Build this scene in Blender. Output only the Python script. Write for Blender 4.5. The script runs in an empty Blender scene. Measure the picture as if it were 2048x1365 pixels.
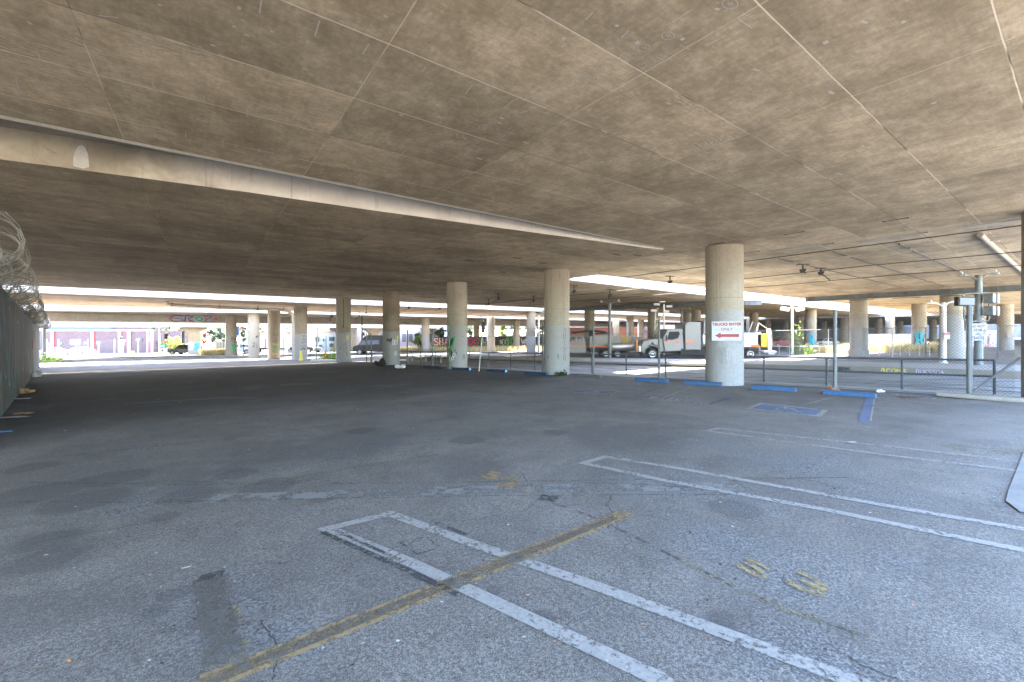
import bpy, bmesh, math, random
from mathutils import Vector, Matrix, geometry
R = random.Random(7)
sc = bpy.context.scene
col = sc.collection
F, CX, HY, EH = 846.0, 1024.0, 664.0, 1.62
U = Vector((.8074, .5900, 0)); V = Vector((-.5900, .8074, 0))

# ------------------------------------------------------------------ geometry of the place
def clamp(a, lo, hi): return max(lo, min(hi, a))
def gz(x, y): return -.022*clamp(y, -15, 100) + .012*clamp(x, -110, 110)
def SV(s, v, z=0.0): return Vector((s*U.x+v*V.x, s*U.y+v*V.y, z))
def P(px, py, Y): return Vector(((px-CX)/F*Y, Y, EH-(py-HY)/F*Y))
def G(px, py, dz=0.0):
    xp = (px-CX)/F
    Y = EH/((py-HY)/F-(.022-.012*xp))
    x = xp*Y
    return Vector((x, Y, gz(x, Y)+dz))
def S(px, py, zs):                       # a point of a soffit zs above eye level
    Y = zs*F/(HY-py)
    return Vector(((px-CX)/F*Y, Y, EH+zs))

# ------------------------------------------------------------------ tagging
def tag(o, label=None, cat=None, group=None, kind=None):
    if label: o['label'] = label
    if cat: o['category'] = cat
    if group: o['group'] = group
    if kind: o['kind'] = kind
    return o
def thing(name, label, cat, loc=(0, 0, 0), rz=0, group=None):
    o = bpy.data.objects.new(name, None); col.objects.link(o)
    o.location = loc; o.rotation_euler = (0, 0, rz); o.empty_display_size = .2
    return tag(o, label, cat, group)
def copy_tree(o, parent=None):
    c = o.copy(); col.objects.link(c)
    c.parent = parent
    for ch in list(o.children): copy_tree(ch, c)
    return c

# ------------------------------------------------------------------ mesh builder
class MB:
    def __init__(s): s.v = []; s.f = []; s.uv = None
    def add(s, vs, fs):
        n = len(s.v); s.v += [tuple(p) for p in vs]; s.f += [tuple(i+n for i in f) for f in fs]; return s
    def quad(s, a, b, c, d): return s.add([a, b, c, d], [(0, 1, 2, 3)])
    def box(s, c, d, rz=0.0, M=None):
        x, y, z = d[0]/2, d[1]/2, d[2]/2
        vs = [Vector((i*x, j*y, k*z)) for k in (-1, 1) for j in (-1, 1) for i in (-1, 1)]
        if rz: vs = [Matrix.Rotation(rz, 3, 'Z') @ p for p in vs]
        if M is not None: vs = [M @ p for p in vs]
        c = Vector(c)
        return s.add([p+c for p in vs], [(0, 2, 3, 1), (4, 5, 7, 6), (0, 1, 5, 4), (2, 6, 7, 3), (0, 4, 6, 2), (1, 3, 7, 5)])
    def box2(s, a, b):
        return s.box([(a[i]+b[i])/2 for i in range(3)], [abs(b[i]-a[i]) for i in range(3)])
    def bar(s, a, b, w, h):
        a = Vector(a); b = Vector(b); d = (b-a); L = d.length; d.normalize()
        up = Vector((0, 0, 1)) if abs(d.z) < .95 else Vector((0, 1, 0))
        sx = d.cross(up).normalized(); sz = sx.cross(d).normalized()
        vs = []
        for e in (a, b):
            for i, j in ((-1, -1), (1, -1), (1, 1), (-1, 1)): vs.append(e+sx*i*w/2+sz*j*h/2)
        return s.add(vs, [(0, 1, 2, 3), (7, 6, 5, 4), (0, 4, 5, 1), (1, 5, 6, 2), (2, 6, 7, 3), (3, 7, 4, 0)])
    def tube(s, pts, r, n=8, cap=True):
        pts = [Vector(p) for p in pts]; rings = []
        prev = None
        for i, p in enumerate(pts):
            if i == 0: d = pts[1]-pts[0]
            elif i == len(pts)-1: d = pts[-1]-pts[-2]
            else: d = (pts[i+1]-pts[i]).normalized()+(pts[i]-pts[i-1]).normalized()
            d.normalize()
            if prev is None:
                a = d.cross(Vector((0, 0, 1)) if abs(d.z) < .9 else Vector((1, 0, 0))).normalized()
            else:
                a = (prev-d*prev.dot(d)).normalized()
            prev = a; b = d.cross(a)
            rr = r[i] if isinstance(r, (list, tuple)) else r
            rings.append([p+a*math.cos(2*math.pi*k/n)*rr+b*math.sin(2*math.pi*k/n)*rr for k in range(n)])
        vs = [q for rg in rings for q in rg]; fs = []
        for i in range(len(rings)-1):
            for k in range(n):
                fs.append((i*n+k, i*n+(k+1) % n, (i+1)*n+(k+1) % n, (i+1)*n+k))
        if cap: fs += [tuple(range(n-1, -1, -1)), tuple((len(rings)-1)*n+k for k in range(n))]
        return s.add(vs, fs)
    def lathe(s, prof, c, n=32, axis='Z', cap=True):
        c = Vector(c); vs = []
        for r, z in prof:
            for k in range(n):
                a = 2*math.pi*k/n; x, y = r*math.cos(a), r*math.sin(a)
                q = Vector((x, y, z)) if axis == 'Z' else (Vector((x, z, y)) if axis == 'Y' else Vector((z, x, y)))
                vs.append(c+q)
        fs = []
        m = len(prof)
        for i in range(m-1):
            for k in range(n): fs.append((i*n+k, i*n+(k+1) % n, (i+1)*n+(k+1) % n, (i+1)*n+k))
        if cap: fs += [tuple(range(n-1, -1, -1)), tuple((m-1)*n+k for k in range(n))]
        return s.add(vs, fs)
    def prism(s, poly, h0, h1, plane='XZ', c=(0, 0, 0), taper=None):
        """polygon in a plane pushed from h0 to h1 along the remaining axis; taper = inward factor for h ends"""
        c = Vector(c); n = len(poly); vs = []
        for h in (h0, h1):
            for a, b in poly:
                q = {'XZ': Vector((a, h, b)), 'XY': Vector((a, b, h)), 'YZ': Vector((h, a, b))}[plane]
                vs.append(c+q)
        tri = geometry.tessellate_polygon([[Vector((a, b, 0)) for a, b in poly]])
        fs = [tuple(t) for t in tri]+[tuple(i+n for i in reversed(t)) for t in tri]
        fs += [(i, (i+1) % n, (i+1) % n+n, i+n) for i in range(n)]
        return s.add(vs, fs)
    def build(s, name, mat, parent=None, smooth=False, loc=None, bevel=0, uvs=None):
        me = bpy.data.meshes.new(name); me.from_pydata(s.v, [], s.f)
        if uvs is not None:
            ul = me.uv_layers.new(name='UVMap')
            for l in me.loops: ul.data[l.index].uv = uvs[l.vertex_index]
        bm = bmesh.new(); bm.from_mesh(me); bmesh.ops.recalc_face_normals(bm, faces=bm.faces); bm.to_mesh(me); bm.free()
        me.materials.append(mat)
        if smooth:
            me.polygons.foreach_set('use_smooth', [True]*len(me.polygons))
            try: me.set_sharp_from_angle(angle=math.radians(42))
            except Exception: pass
        o = bpy.data.objects.new(name, me); col.objects.link(o)
        if parent is not None: o.parent = parent
        if loc is not None: o.location = loc
        if bevel:
            b = o.modifiers.new('bevel', 'BEVEL'); b.width = bevel; b.segments = 2; b.limit_method = 'ANGLE'
        return o

# ------------------------------------------------------------------ materials
class NT:
    def __init__(s, name):
        s.m = bpy.data.materials.new(name); s.m.use_nodes = True; s.t = s.m.node_tree
        s.b = s.t.nodes['Principled BSDF']; s.out = s.t.nodes['Material Output']
    def n(s, typ, **k):
        nd = s.t.nodes.new(typ)
        for a, b in k.items():
            if a.startswith('i_'):
                key = a[2:]; key = int(key) if key.isdigit() else key.replace('_', ' ')
                nd.inputs[key].default_value = b
            else: setattr(nd, a, b)
        return nd
    def l(s, a, b): s.t.links.new(a, b)
    def coord(s, kind='Object', scale=(1, 1, 1), loc=(0, 0, 0), rot=(0, 0, 0)):
        tc = s.n('ShaderNodeNewGeometry' if kind == 'Position' else 'ShaderNodeTexCoord'); mp = s.n('ShaderNodeMapping')
        mp.inputs['Scale'].default_value = scale; mp.inputs['Location'].default_value = loc; mp.inputs['Rotation'].default_value = rot
        s.l(tc.outputs[kind], mp.inputs['Vector']); return mp.outputs['Vector']
    def noise(s, vec, scale, detail=4, rough=.55, dist=0):
        nd = s.n('ShaderNodeTexNoise'); nd.inputs['Scale'].default_value = scale; nd.inputs['Detail'].default_value = detail
        nd.inputs['Roughness'].default_value = rough; nd.inputs['Distortion'].default_value = dist
        s.l(vec, nd.inputs['Vector']); return nd.outputs['Fac']
    def ramp(s, fac, stops):
        nd = s.n('ShaderNodeValToRGB'); cr = nd.color_ramp
        while len(cr.elements) < len(stops): cr.elements.new(.5)
        for e, (p, c) in zip(cr.elements, stops):
            e.position = p; e.color = (*c, 1) if len(c) == 3 else c
        s.l(fac, nd.inputs['Fac']); return nd.outputs['Color']
    def mr(s, fac, a, b, c=0.0, d=1.0, smooth=True):
        nd = s.n('ShaderNodeMapRange'); nd.interpolation_type = 'SMOOTHSTEP' if smooth else 'LINEAR'
        for i, x in zip((1, 2, 3, 4), (a, b, c, d)): nd.inputs[i].default_value = x
        s.l(fac, nd.inputs[0]); return nd.outputs[0]
    def mix(s, fac, a, b, mode='MIX'):
        nd = s.n('ShaderNodeMix'); nd.data_type = 'RGBA'; nd.blend_type = mode; nd.clamp_factor = True
        for src, i in ((fac, 0), (a, 6), (b, 7)):
            if isinstance(src, (int, float)): nd.inputs[i].default_value = src
            elif isinstance(src, tuple): nd.inputs[i].default_value = (*src, 1) if len(src) == 3 else src
            else: s.l(src, nd.inputs[i])
        return nd.outputs[2]
    def math(s, op, a, b=0.0):
        nd = s.n('ShaderNodeMath'); nd.operation = op
        for src, i in ((a, 0), (b, 1)):
            if isinstance(src, (int, float)): nd.inputs[i].default_value = src
            else: s.l(src, nd.inputs[i])
        return nd.outputs[0]
    def bump(s, h, strength=.3, dist=.01):
        nd = s.n('ShaderNodeBump'); nd.inputs['Strength'].default_value = strength; nd.inputs['Distance'].default_value = dist
        s.l(h, nd.inputs['Height']); s.l(nd.outputs['Normal'], s.b.inputs['Normal'])
    def fin(s, colr, rough=.8, metal=0.0):
        if isinstance(colr, tuple): s.b.inputs['Base Color'].default_value = (*colr, 1)
        else: s.l(colr, s.b.inputs['Base Color'])
        if isinstance(rough, (int, float)): s.b.inputs['Roughness'].default_value = rough
        else: s.l(rough, s.b.inputs['Roughness'])
        s.b.inputs['Metallic'].default_value = metal
        return s.m

def simple(name, c, rough=.6, metal=0.0, var=.25, scale=6.0, dirt=None):
    k = NT(name); v = k.coord()
    n = k.noise(v, scale, 5)
    dark = tuple(x*(1-var) for x in c); lite = tuple(min(1, x*(1+var*.6)) for x in c)
    cc = k.ramp(n, [(.3, dark), (.7, lite)])
    if dirt: cc = k.mix(k.mr(k.noise(v, scale*.35, 6, .65), .52, .72), cc, dirt)
    return k.fin(cc, rough, metal)

M = {}
def soffit_mat(name, base, dark, pale, seam, ox=0.0, oy=0.0, rot=0.0, lines=1.0):
    k = NT(name); v = k.coord('UV', loc=(ox, oy, 0))
    br = k.n('ShaderNodeTexBrick'); br.offset = 0.0; br.squash = 1.0
    for a, b in (('Scale', 1.0), ('Mortar Size', .0), ('Mortar Smooth', .0), ('Bias', 0.0), ('Brick Width', 2.56), ('Row Height', 1.263)): br.inputs[a].default_value = b
    br.inputs['Color1'].default_value = (0, 0, 0, 1); br.inputs['Color2'].default_value = (1, 1, 1, 1); k.l(v, br.inputs['Vector'])
    panel = k.n('ShaderNodeSeparateColor'); k.l(br.outputs['Color'], panel.inputs[0]); pf = panel.outputs[0]
    sep = k.n('ShaderNodeSeparateXYZ'); k.l(v, sep.inputs[0])
    wob = k.math('MULTIPLY', k.math('SUBTRACT', k.noise(v, 2.2, 3), .5), .02)
    def gl(axis, period, w0, w1):
        q = k.math('ADD', sep.outputs[axis], wob)
        f = k.math('ABSOLUTE', k.math('SUBTRACT', k.math('FRACT', k.math('ADD', k.math('DIVIDE', q, period), 100.5)), .5))
        return k.mr(k.math('MULTIPLY', f, period), w0, w1, 1, 0)
    lu = gl(1, 1.263, .004, .011); lv = gl(0, 2.56, .002, .009)
    big = k.noise(v, .5, 4, .6); mid = k.noise(v, 2.1, 10, .76, .25); sm = k.noise(v, 13, 8, .75)
    st1 = k.noise(k.coord('UV', scale=(1.2, 15, 1)), 2.0, 8, .7); st2 = k.noise(k.coord('UV', scale=(11, 1.3, 1), loc=(4, 6, 0)), 2.0, 8, .7)
    f = k.math('ADD', k.math('MULTIPLY', mid, .46), k.math('ADD', k.math('MULTIPLY', sm, .26), k.math('ADD', k.math('MULTIPLY', st1, .14), k.math('MULTIPLY', st2, .14))))
    cc = k.ramp(f, [(.40, dark), (.48, tuple((a+b)/2 for a, b in zip(dark, base))), (.53, base), (.62, pale)])
    cc = k.mix(1.0, cc, k.ramp(big, [(.36, (.80, .78, .74)), (.64, (1.18, 1.17, 1.15))]), 'MULTIPLY')
    cc = k.mix(.55, cc, k.mix(1.0, cc, k.ramp(pf, [(.0, (.66, .65, .62)), (1.0, (1.30, 1.28, 1.25))]), 'MULTIPLY'))
    wv = k.n('ShaderNodeTexWave'); wv.wave_type = 'BANDS'; wv.bands_direction = 'Y'
    for a, b in (('Scale', 4.2), ('Distortion', 13.0), ('Detail', 3.0), ('Detail Scale', 1.2), ('Detail Roughness', .6)): wv.inputs[a].default_value = b
    k.l(k.coord('UV', scale=(.7, 1.5, 1)), wv.inputs['Vector'])
    m1 = k.math('MULTIPLY', k.mr(pf, .62, .75), k.mr(k.noise(v, 1.1, 4), .5, .62))
    cc = k.mix(k.math('MULTIPLY', m1, .38), cc, k.mix(k.mr(wv.outputs['Fac'], .3, .7), dark, pale))
    sp = k.noise(k.coord('UV', scale=(2, 20, 1), loc=(2, 9, 0)), 4.0, 4, .6)
    cc = k.mix(k.math('MULTIPLY', k.mr(sp, .66, .74), .45), cc, seam)
    st = k.noise(k.coord('UV', loc=(31, 12, 0)), 1.9, 9, .76, .4)
    cc = k.mix(k.math('MULTIPLY', k.mr(st, .56, .70), .4), cc, tuple(x*.7 for x in dark))
    pits = k.noise(v, 70, 2, .5); cc = k.mix(k.math('MULTIPLY', k.mr(pits, .66, .72), .45), cc, tuple(x*.5 for x in dark))
    side = k.mr(k.noise(v, .35, 2), .5, .56)
    lc = k.mix(side, seam, tuple(x*.45 for x in dark))
    brk = k.mr(k.noise(v, 1.6, 4), .36, .48, .25, 1)
    cc = k.mix(k.math('MULTIPLY', k.math('MULTIPLY', lu, brk), .85*lines), cc, lc)
    cc = k.mix(k.math('MULTIPLY', k.math('MULTIPLY', lv, brk), .6*lines), cc, lc)
    k.bump(k.math('ADD', sm, k.math('MULTIPLY', lu, .8)), .3, .008)
    return k.fin(cc, .86)

def concrete(name, base, var=.18, streak=.25, scale=1.0, form=False, graft=None):
    k = NT(name); v = k.coord('Position')
    a = k.noise(v, 1.3*scale, 7, .65, .3); b = k.noise(v, 14*scale, 5, .6)
    lo = tuple(x*(1-var) for x in base); hi = tuple(min(1, x*(1+var)) for x in base)
    cc = k.ramp(a, [(.3, lo), (.5, base), (.72, hi)])
    cc = k.mix(.3, cc, k.mix(1.0, cc, k.ramp(b, [(.35, (.7, .7, .7)), (.65, (1.25, 1.25, 1.25))]), 'MULTIPLY'))
    s = k.noise(k.coord('Position', scale=(5, 5, .35)), 1.4*scale, 6, .7)
    cc = k.mix(k.math('MULTIPLY', k.mr(s, .54, .74), streak), cc, tuple(x*.38 for x in base))
    pin = k.noise(v, 60, 2, .5)
    cc = k.mix(k.math('MULTIPLY', k.mr(pin, .70, .76), .5), cc, tuple(x*.4 for x in base))
    k.bump(b, .25, .006)
    return k.fin(cc, .85)

M['soffit'] = soffit_mat('soffit_concrete', (.46, .385, .275), (.29, .235, .155), (.62, .53, .40), (.80, .70, .54), ox=.44+.555, oy=-.53)
M['soffit_far'] = soffit_mat('soffit_concrete_far', (.42, .35, .27), (.30, .24, .18), (.53, .455, .36), (.62, .54, .43))
M['fascia'] = concrete('fascia_concrete', (.42, .405, .375), .12, .3, .8)
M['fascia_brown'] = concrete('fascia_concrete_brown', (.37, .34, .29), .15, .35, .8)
M['column'] = concrete('column_concrete', (.27, .24, .19), .12, .5, .9)
M['column_stain'] = concrete('column_concrete_sooty', (.2, .165, .125), .35, .9, .9)
M['lip'] = concrete('pale_lip_concrete', (.86, .80, .68), .06, .1, .8)
M['colseam'] = concrete('column_seam', (.15, .125, .09), .2, .2, .9)
M['colpaint'] = concrete('column_grey_paint', (.255, .25, .24), .06, .12, .8)
M['colpaint_blue'] = concrete('column_pale_paint', (.33, .33, .335), .05, .10, .8)
M['colpaint_tan'] = concrete('column_beige_paint', (.26, .235, .195), .07, .12, .8)
M['colpaint_dk'] = concrete('column_mid_grey_paint', (.21, .205, .195), .07, .15, .8)
M['kerb'] = concrete('kerb_concrete', (.21, .19, .155), .15, .2, 1.0)
M['sidewalk'] = concrete('sidewalk_concrete', (.27, .262, .25), .14, .0, .7)
M['kerbslab'] = concrete('cracked_slab', (.17, .16, .145), .25, 0, 2.0)
M['steel'] = simple('galvanised_steel', (.14, .15, .15), .55, .2, .2, 5)
M['coil'] = simple('razor_wire_steel', (.19, .175, .15), .45, .3, .7, 3)
M['girder'] = simple('painted_girder_steel', (.16, .18, .175), .6, .2, .25, 3, (.10, .07, .05))
M['railp'] = simple('dark_railing_paint', (.045, .055, .07), .55, 0, .3, 8)
M['railg'] = simple('grey_railing_paint', (.5, .5, .5), .55, 0, .1, 8)
M['wire'] = simple('chain_link_wire', (.10, .10, .105), .55, .3, .25, 3)
M['black'] = simple('black_iron', (.025, .024, .022), .6, .2, .3, 8)
M['white'] = simple('white_paint', (.75, .76, .77), .5, 0, .06, 4)
M['offwhite'] = simple('off_white_paint', (.60, .60, .59), .5, 0, .08, 4)
M['red'] = simple('sign_red', (.26, .006, .012), .5, 0, .15, 8)
M['signblack'] = simple('sign_black', (.03, .03, .035), .5, 0, .1, 8)
M['bluegrey_face'] = simple('signal_face_grey', (.07, .08, .10), .35, 0, .05, 3)
M['signface2'] = simple('weathered_sign_white', (.24, .245, .245), .5, 0, .06, 3)
M['signface'] = simple('sign_face_white', (.33, .34, .35), .42, 0, .04, 3, (.42, .43, .44))
M['orange'] = simple('safety_orange', (.85, .16, .03), .5, 0, .08, 6)
M['yellow'] = simple('safety_yellow', (.8, .48, .02), .5, 0, .1, 6)
M['glass'] = simple('dark_window_glass', (.02, .024, .028), .12, 0, .2, 3)
M['glass_lt'] = simple('pale_window_glass', (.10, .12, .15), .15, 0, .3, 3)
M['tyre'] = simple('tyre_rubber', (.02, .02, .02), .85, 0, .2, 10)
M['rim'] = simple('wheel_rim', (.5, .5, .5), .4, .6, .1, 10)
M['chassis'] = simple('chassis_black', (.02, .02, .022), .8, 0, .3, 6)
M['truckwhite'] = simple('truck_white_paint', (.20, .20, .19), .35, 0, .05, 2)
M['trucksilver'] = simple('truck_bed_grey', (.25, .255, .24), .5, .1, .15, 3)
M['carblack'] = simple('black_car_paint', (.012, .013, .016), .2, 0, .1, 3)
M['carred'] = simple('red_car_paint', (.35, .035, .04), .3, 0, .1, 3)
M['carwhite'] = simple('white_car_paint', (.75, .76, .78), .3, 0, .03, 3)
M['carsilver'] = simple('silver_car_paint', (.42, .45, .5), .3, .2, .05, 3)
M['vangrey'] = simple('dark_van_paint', (.018, .019, .021), .3, 0, .1, 3)
M['lampred'] = simple('red_tail_lens', (.7, .02, .02), .3, 0, .1, 8)
M['lampwhite'] = simple('headlight_lens', (.7, .7, .68), .15, 0, .1, 8)
M['blue'] = simple('wheel_stop_blue', (.022, .085, .19), .75, 0, .3, 16, (.075, .085, .095))
M['bluedark'] = simple('wheel_stop_dark_blue', (.012, .035, .07), .7, 0, .35, 12)
M['greystop'] = simple('wheel_stop_grey', (.09, .085, .075), .8, 0, .3, 12)
M['green'] = simple('sign_green', (.0, .22, .10), .5, 0, .05, 6)
M['signblue'] = simple('sign_blue', (.03, .12, .4), .5, 0, .05, 6)
M['pink'] = simple('spray_pink', (.62, .09, .22), .6, 0, .15, 6)
M['lilac'] = simple('spray_lilac', (.42, .40, .52), .6, 0, .1, 6)
M['mint'] = simple('spray_mint', (.33, .6, .52), .6, 0, .1, 6)
M['cyan'] = simple('spray_cyan', (.03, .38, .48), .6, 0, .12, 6)
M['teal'] = simple('faded_teal', (.02, .10, .11), .7, 0, .3, 3)
M['skyb'] = simple('spray_sky_blue', (.08, .38, .72), .6, 0, .1, 6)
M['spraygreen'] = simple('spray_green', (.02, .36, .10), .6, 0, .15, 6)
M['sprayolive'] = simple('spray_olive', (.09, .17, .05), .6, 0, .2, 6)
M['sprayblack'] = simple('spray_black', (.03, .03, .032), .6, 0, .2, 6)
M['spraygrey'] = simple('spray_grey', (.12, .12, .12), .6, 0, .2, 6)
M['spraywhite'] = simple('spray_white', (.68, .68, .68), .6, 0, .1, 6)
M['sprayred'] = simple('spray_red', (.5, .03, .05), .6, 0, .1, 6)
M['sprayorange'] = simple('spray_orange', (.6, .2, .04), .6, 0, .2, 6)
M['sprayyel'] = simple('spray_yellow', (.65, .6, .08), .6, 0, .1, 6)
M['chalk'] = simple('chalk', (.5, .47, .42), .9, 0, .15, 30)
M['bark'] = simple('bark', (.16, .13, .10), .9, 0, .3, 5)
def leaf(name, a, b, c):
    k = NT(name); v = k.coord()
    cc = k.ramp(k.noise(v, 1.1, 3), [(.3, a), (.5, b), (.7, c)])
    k.fin(cc, .6); k.b.inputs['Transmission Weight'].default_value = 0
    tr = k.n('ShaderNodeBsdfTranslucent'); k.l(cc, tr.inputs['Color'])
    mx = k.n('ShaderNodeMixShader'); mx.inputs[0].default_value = .4
    k.l(k.b.outputs[0], mx.inputs[1]); k.l(tr.outputs[0], mx.inputs[2]); k.l(mx.outputs[0], k.out.inputs['Surface'])
    return k.m
M['leaf'] = leaf('tree_leaves', (.04, .07, .03), (.07, .12, .05), (.12, .18, .07))
M['leafdk'] = leaf('dark_tree_leaves', (.02, .04, .02), (.04, .07, .035), (.07, .11, .05))
M['leafyel'] = leaf('yellow_green_leaves', (.14, .16, .03), (.25, .27, .05), (.38, .36, .07))
M['leafbright'] = leaf('bright_weed_leaves', (.10, .17, .03), (.18, .28, .05), (.3, .4, .08))
M['straw'] = leaf('dry_grass_blades', (.33, .26, .12), (.45, .37, .18), (.58, .5, .28))

# asphalt with spots and patches that stay where they are
def asphalt():
    k = NT('asphalt'); v = k.coord('Object')
    fine = k.noise(v, 150, 3, .7); med = k.noise(v, 48, 4, .7); big = k.noise(v, .32, 6, .6, .6); mid = k.noise(v, 1.5, 7, .65, .5)
    cc = k.ramp(k.math('ADD', k.math('MULTIPLY', fine, .62), k.math('MULTIPLY', med, .38)), [(.42, (.055, .048, .040)), (.5, (.118, .104, .088)), (.575, (.225, .203, .178))])
    cc = k.mix(1.0, cc, k.ramp(big, [(.32, (.76, .75, .76)), (.68, (1.2, 1.2, 1.2))]), 'MULTIPLY')
    cc = k.mix(1.0, cc, k.ramp(mid, [(.32, (.78, .77, .77)), (.68, (1.16, 1.16, 1.16))]), 'MULTIPLY')
    # darker tone across the far part of the lot
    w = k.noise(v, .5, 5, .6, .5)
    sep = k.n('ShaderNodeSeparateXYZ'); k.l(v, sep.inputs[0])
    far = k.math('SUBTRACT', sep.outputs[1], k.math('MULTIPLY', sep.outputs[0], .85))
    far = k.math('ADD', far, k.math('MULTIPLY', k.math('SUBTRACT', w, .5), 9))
    far_dark = k.mr(far, 13.5, 20)
    far_dark_fade = k.mr(far, 36, 44, 1, 0)
    cc = k.mix(k.math('MULTIPLY', k.math('MULTIPLY', far_dark, far_dark_fade), .72), cc, (.045, .040, .035))
    # worn gritty patches
    rv = k.mr(k.noise(k.coord('Object', loc=(3, 8, 0)), .55, 5, .62, .4), .55, .68)
    cc = k.mix(k.math('MULTIPLY', rv, .6), cc, k.ramp(med, [(.42, (.035, .036, .038)), (.6, (.2, .2, .205))]))
    racc = None
    for x, y, r_ in [G(1420, 1080).xy[:]+(.55,), G(1560, 1130).xy[:]+(.7,), G(1640, 1330).xy[:]+(.5,), G(1500, 1010).xy[:]+(.5,), G(1620, 925).xy[:]+(.9,), G(1290, 972).xy[:]+(.6,), G(1400, 970).xy[:]+(.7,), G(1750, 985).xy[:]+(.6,), G(1480, 900).xy[:]+(.5,)]:
        d = k.n('ShaderNodeVectorMath'); d.operation = 'DISTANCE'; k.l(v, d.inputs[0]); d.inputs[1].default_value = (x, y, gz(x, y))
        q = k.mr(k.math('ADD', d.outputs['Value'], k.math('MULTIPLY', k.math('SUBTRACT', k.noise(v, 2.5, 6, .7), .5), 1.1)), r_*.4, r_*1.1, 1, 0)
        racc = q if racc is None else k.math('MAXIMUM', racc, q)
    grit = k.noise(v, 62, 3, .75)
    cc = k.mix(k.math('MULTIPLY', racc, .5), cc, k.ramp(grit, [(.42, (.025, .025, .025)), (.5, (.105, .10, .096)), (.60, (.27, .262, .25))]))
    dacc = None  # soft dark stains, and shading of the left corner painted into the colour
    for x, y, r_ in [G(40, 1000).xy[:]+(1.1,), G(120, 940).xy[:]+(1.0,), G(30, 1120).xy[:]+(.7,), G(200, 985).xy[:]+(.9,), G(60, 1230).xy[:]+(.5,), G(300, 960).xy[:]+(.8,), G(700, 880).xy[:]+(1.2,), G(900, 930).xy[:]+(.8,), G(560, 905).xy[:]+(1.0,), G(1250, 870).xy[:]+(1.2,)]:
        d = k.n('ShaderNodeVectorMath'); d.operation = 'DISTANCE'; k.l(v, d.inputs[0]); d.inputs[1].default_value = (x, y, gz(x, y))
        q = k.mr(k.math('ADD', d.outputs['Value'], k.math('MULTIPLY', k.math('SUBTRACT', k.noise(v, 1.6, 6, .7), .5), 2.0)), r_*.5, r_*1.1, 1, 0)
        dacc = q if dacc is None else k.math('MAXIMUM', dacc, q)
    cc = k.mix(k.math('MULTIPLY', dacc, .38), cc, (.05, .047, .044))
    # round oil and moisture spots: (x, y, radius)
    spots = [G(228, 956, 0).xy[:]+(.38,), G(345, 1190).xy[:]+(.10,), G(312, 1222).xy[:]+(.09,), G(1090, 1233).xy[:]+(.07,),
             G(470, 948).xy[:]+(.25,), G(540, 972).xy[:]+(.3,), G(60, 935).xy[:]+(.3,), G(95, 1082).xy[:]+(.22,), G(90, 1118).xy[:]+(.25,),
             G(1445, 1240).xy[:]+(.09,), G(1470, 1018).xy[:]+(.25,), G(175, 1000).xy[:]+(.4,), G(720, 862).xy[:]+(.3,), G(1110, 865).xy[:]+(.25,),
             G(330, 1035).xy[:]+(.12,), G(990, 1180).xy[:]+(.05,), G(935, 880).xy[:]+(.3,), G(640, 1000).xy[:]+(.12,), G(380, 990).xy[:]+(.3,), G(60, 990).xy[:]+(.45,)]
    wob = k.math('MULTIPLY', k.math('SUBTRACT', k.noise(v, 4, 4), .5), .22)
    acc = None
    for x, y, r in spots:
        d = k.n('ShaderNodeVectorMath'); d.operation = 'DISTANCE'; k.l(v, d.inputs[0]); d.inputs[1].default_value = (x, y, gz(x, y))
        q = k.mr(k.math('ADD', d.outputs['Value'], k.math('MULTIPLY', wob, min(1, r*4))), r*.75, r*1.15, 1, 0)
        acc = q if acc is None else k.math('MAXIMUM', acc, q)
    cc = k.mix(k.math('MULTIPLY', acc, .40), cc, (.03, .028, .028))
    # cracks
    vo = k.n('ShaderNodeTexVoronoi'); vo.feature = 'DISTANCE_TO_EDGE'; vo.inputs['Scale'].default_value = .16
    wv = k.n('ShaderNodeTexNoise'); wv.inputs['Scale'].default_value = 1.3; wv.inputs['Detail'].default_value = 6; k.l(v, wv.inputs['Vector'])
    va = k.n('ShaderNodeVectorMath'); va.operation = 'MULTIPLY_ADD'; va.inputs[1].default_value = (1.1, 1.1, 0)
    k.l(wv.outputs['Color'], va.inputs[0]); k.l(v, va.inputs[2]); k.l(va.outputs[0], vo.inputs['Vector'])
    ck = k.math('MULTIPLY', k.mr(vo.outputs['Distance'], .0, .0022, 1, 0), k.mr(k.noise(v, .4, 3), .42, .52))
    cc = k.mix(k.math('MULTIPLY', ck, .4), cc, (.02, .02, .02))
    # pale grit
    gr = k.noise(v, 150, 1, .5)
    cc = k.mix(k.mr(gr, .735, .77), cc, (.34, .345, .35))
    k.bump(k.math('ADD', k.math('ADD', k.math('MULTIPLY', fine, .6), k.math('MULTIPLY', med, .8)), k.math('MULTIPLY', k.math('MULTIPLY', grit, racc), 1.6)), .7, .012)
    return k.fin(cc, .82)
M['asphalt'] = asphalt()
def roadmat():
    k = NT('road_surface'); v = k.coord('Object')
    cc = k.ramp(k.noise(v, 1.0, 7, .7), [(.35, (.15, .146, .14)), (.65, (.235, .23, .222))])
    st = k.noise(k.coord('Object', rot=(0, 0, -math.atan2(V.y, V.x)), scale=(.12, 3.0, 1)), 1.0, 5, .6)
    cc = k.mix(k.mr(st, .5, .64), cc, (.07, .072, .076))
    k.bump(k.noise(v, 60, 3), .3, .006)
    return k.fin(cc, .85)
M['road'] = roadmat()

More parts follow.
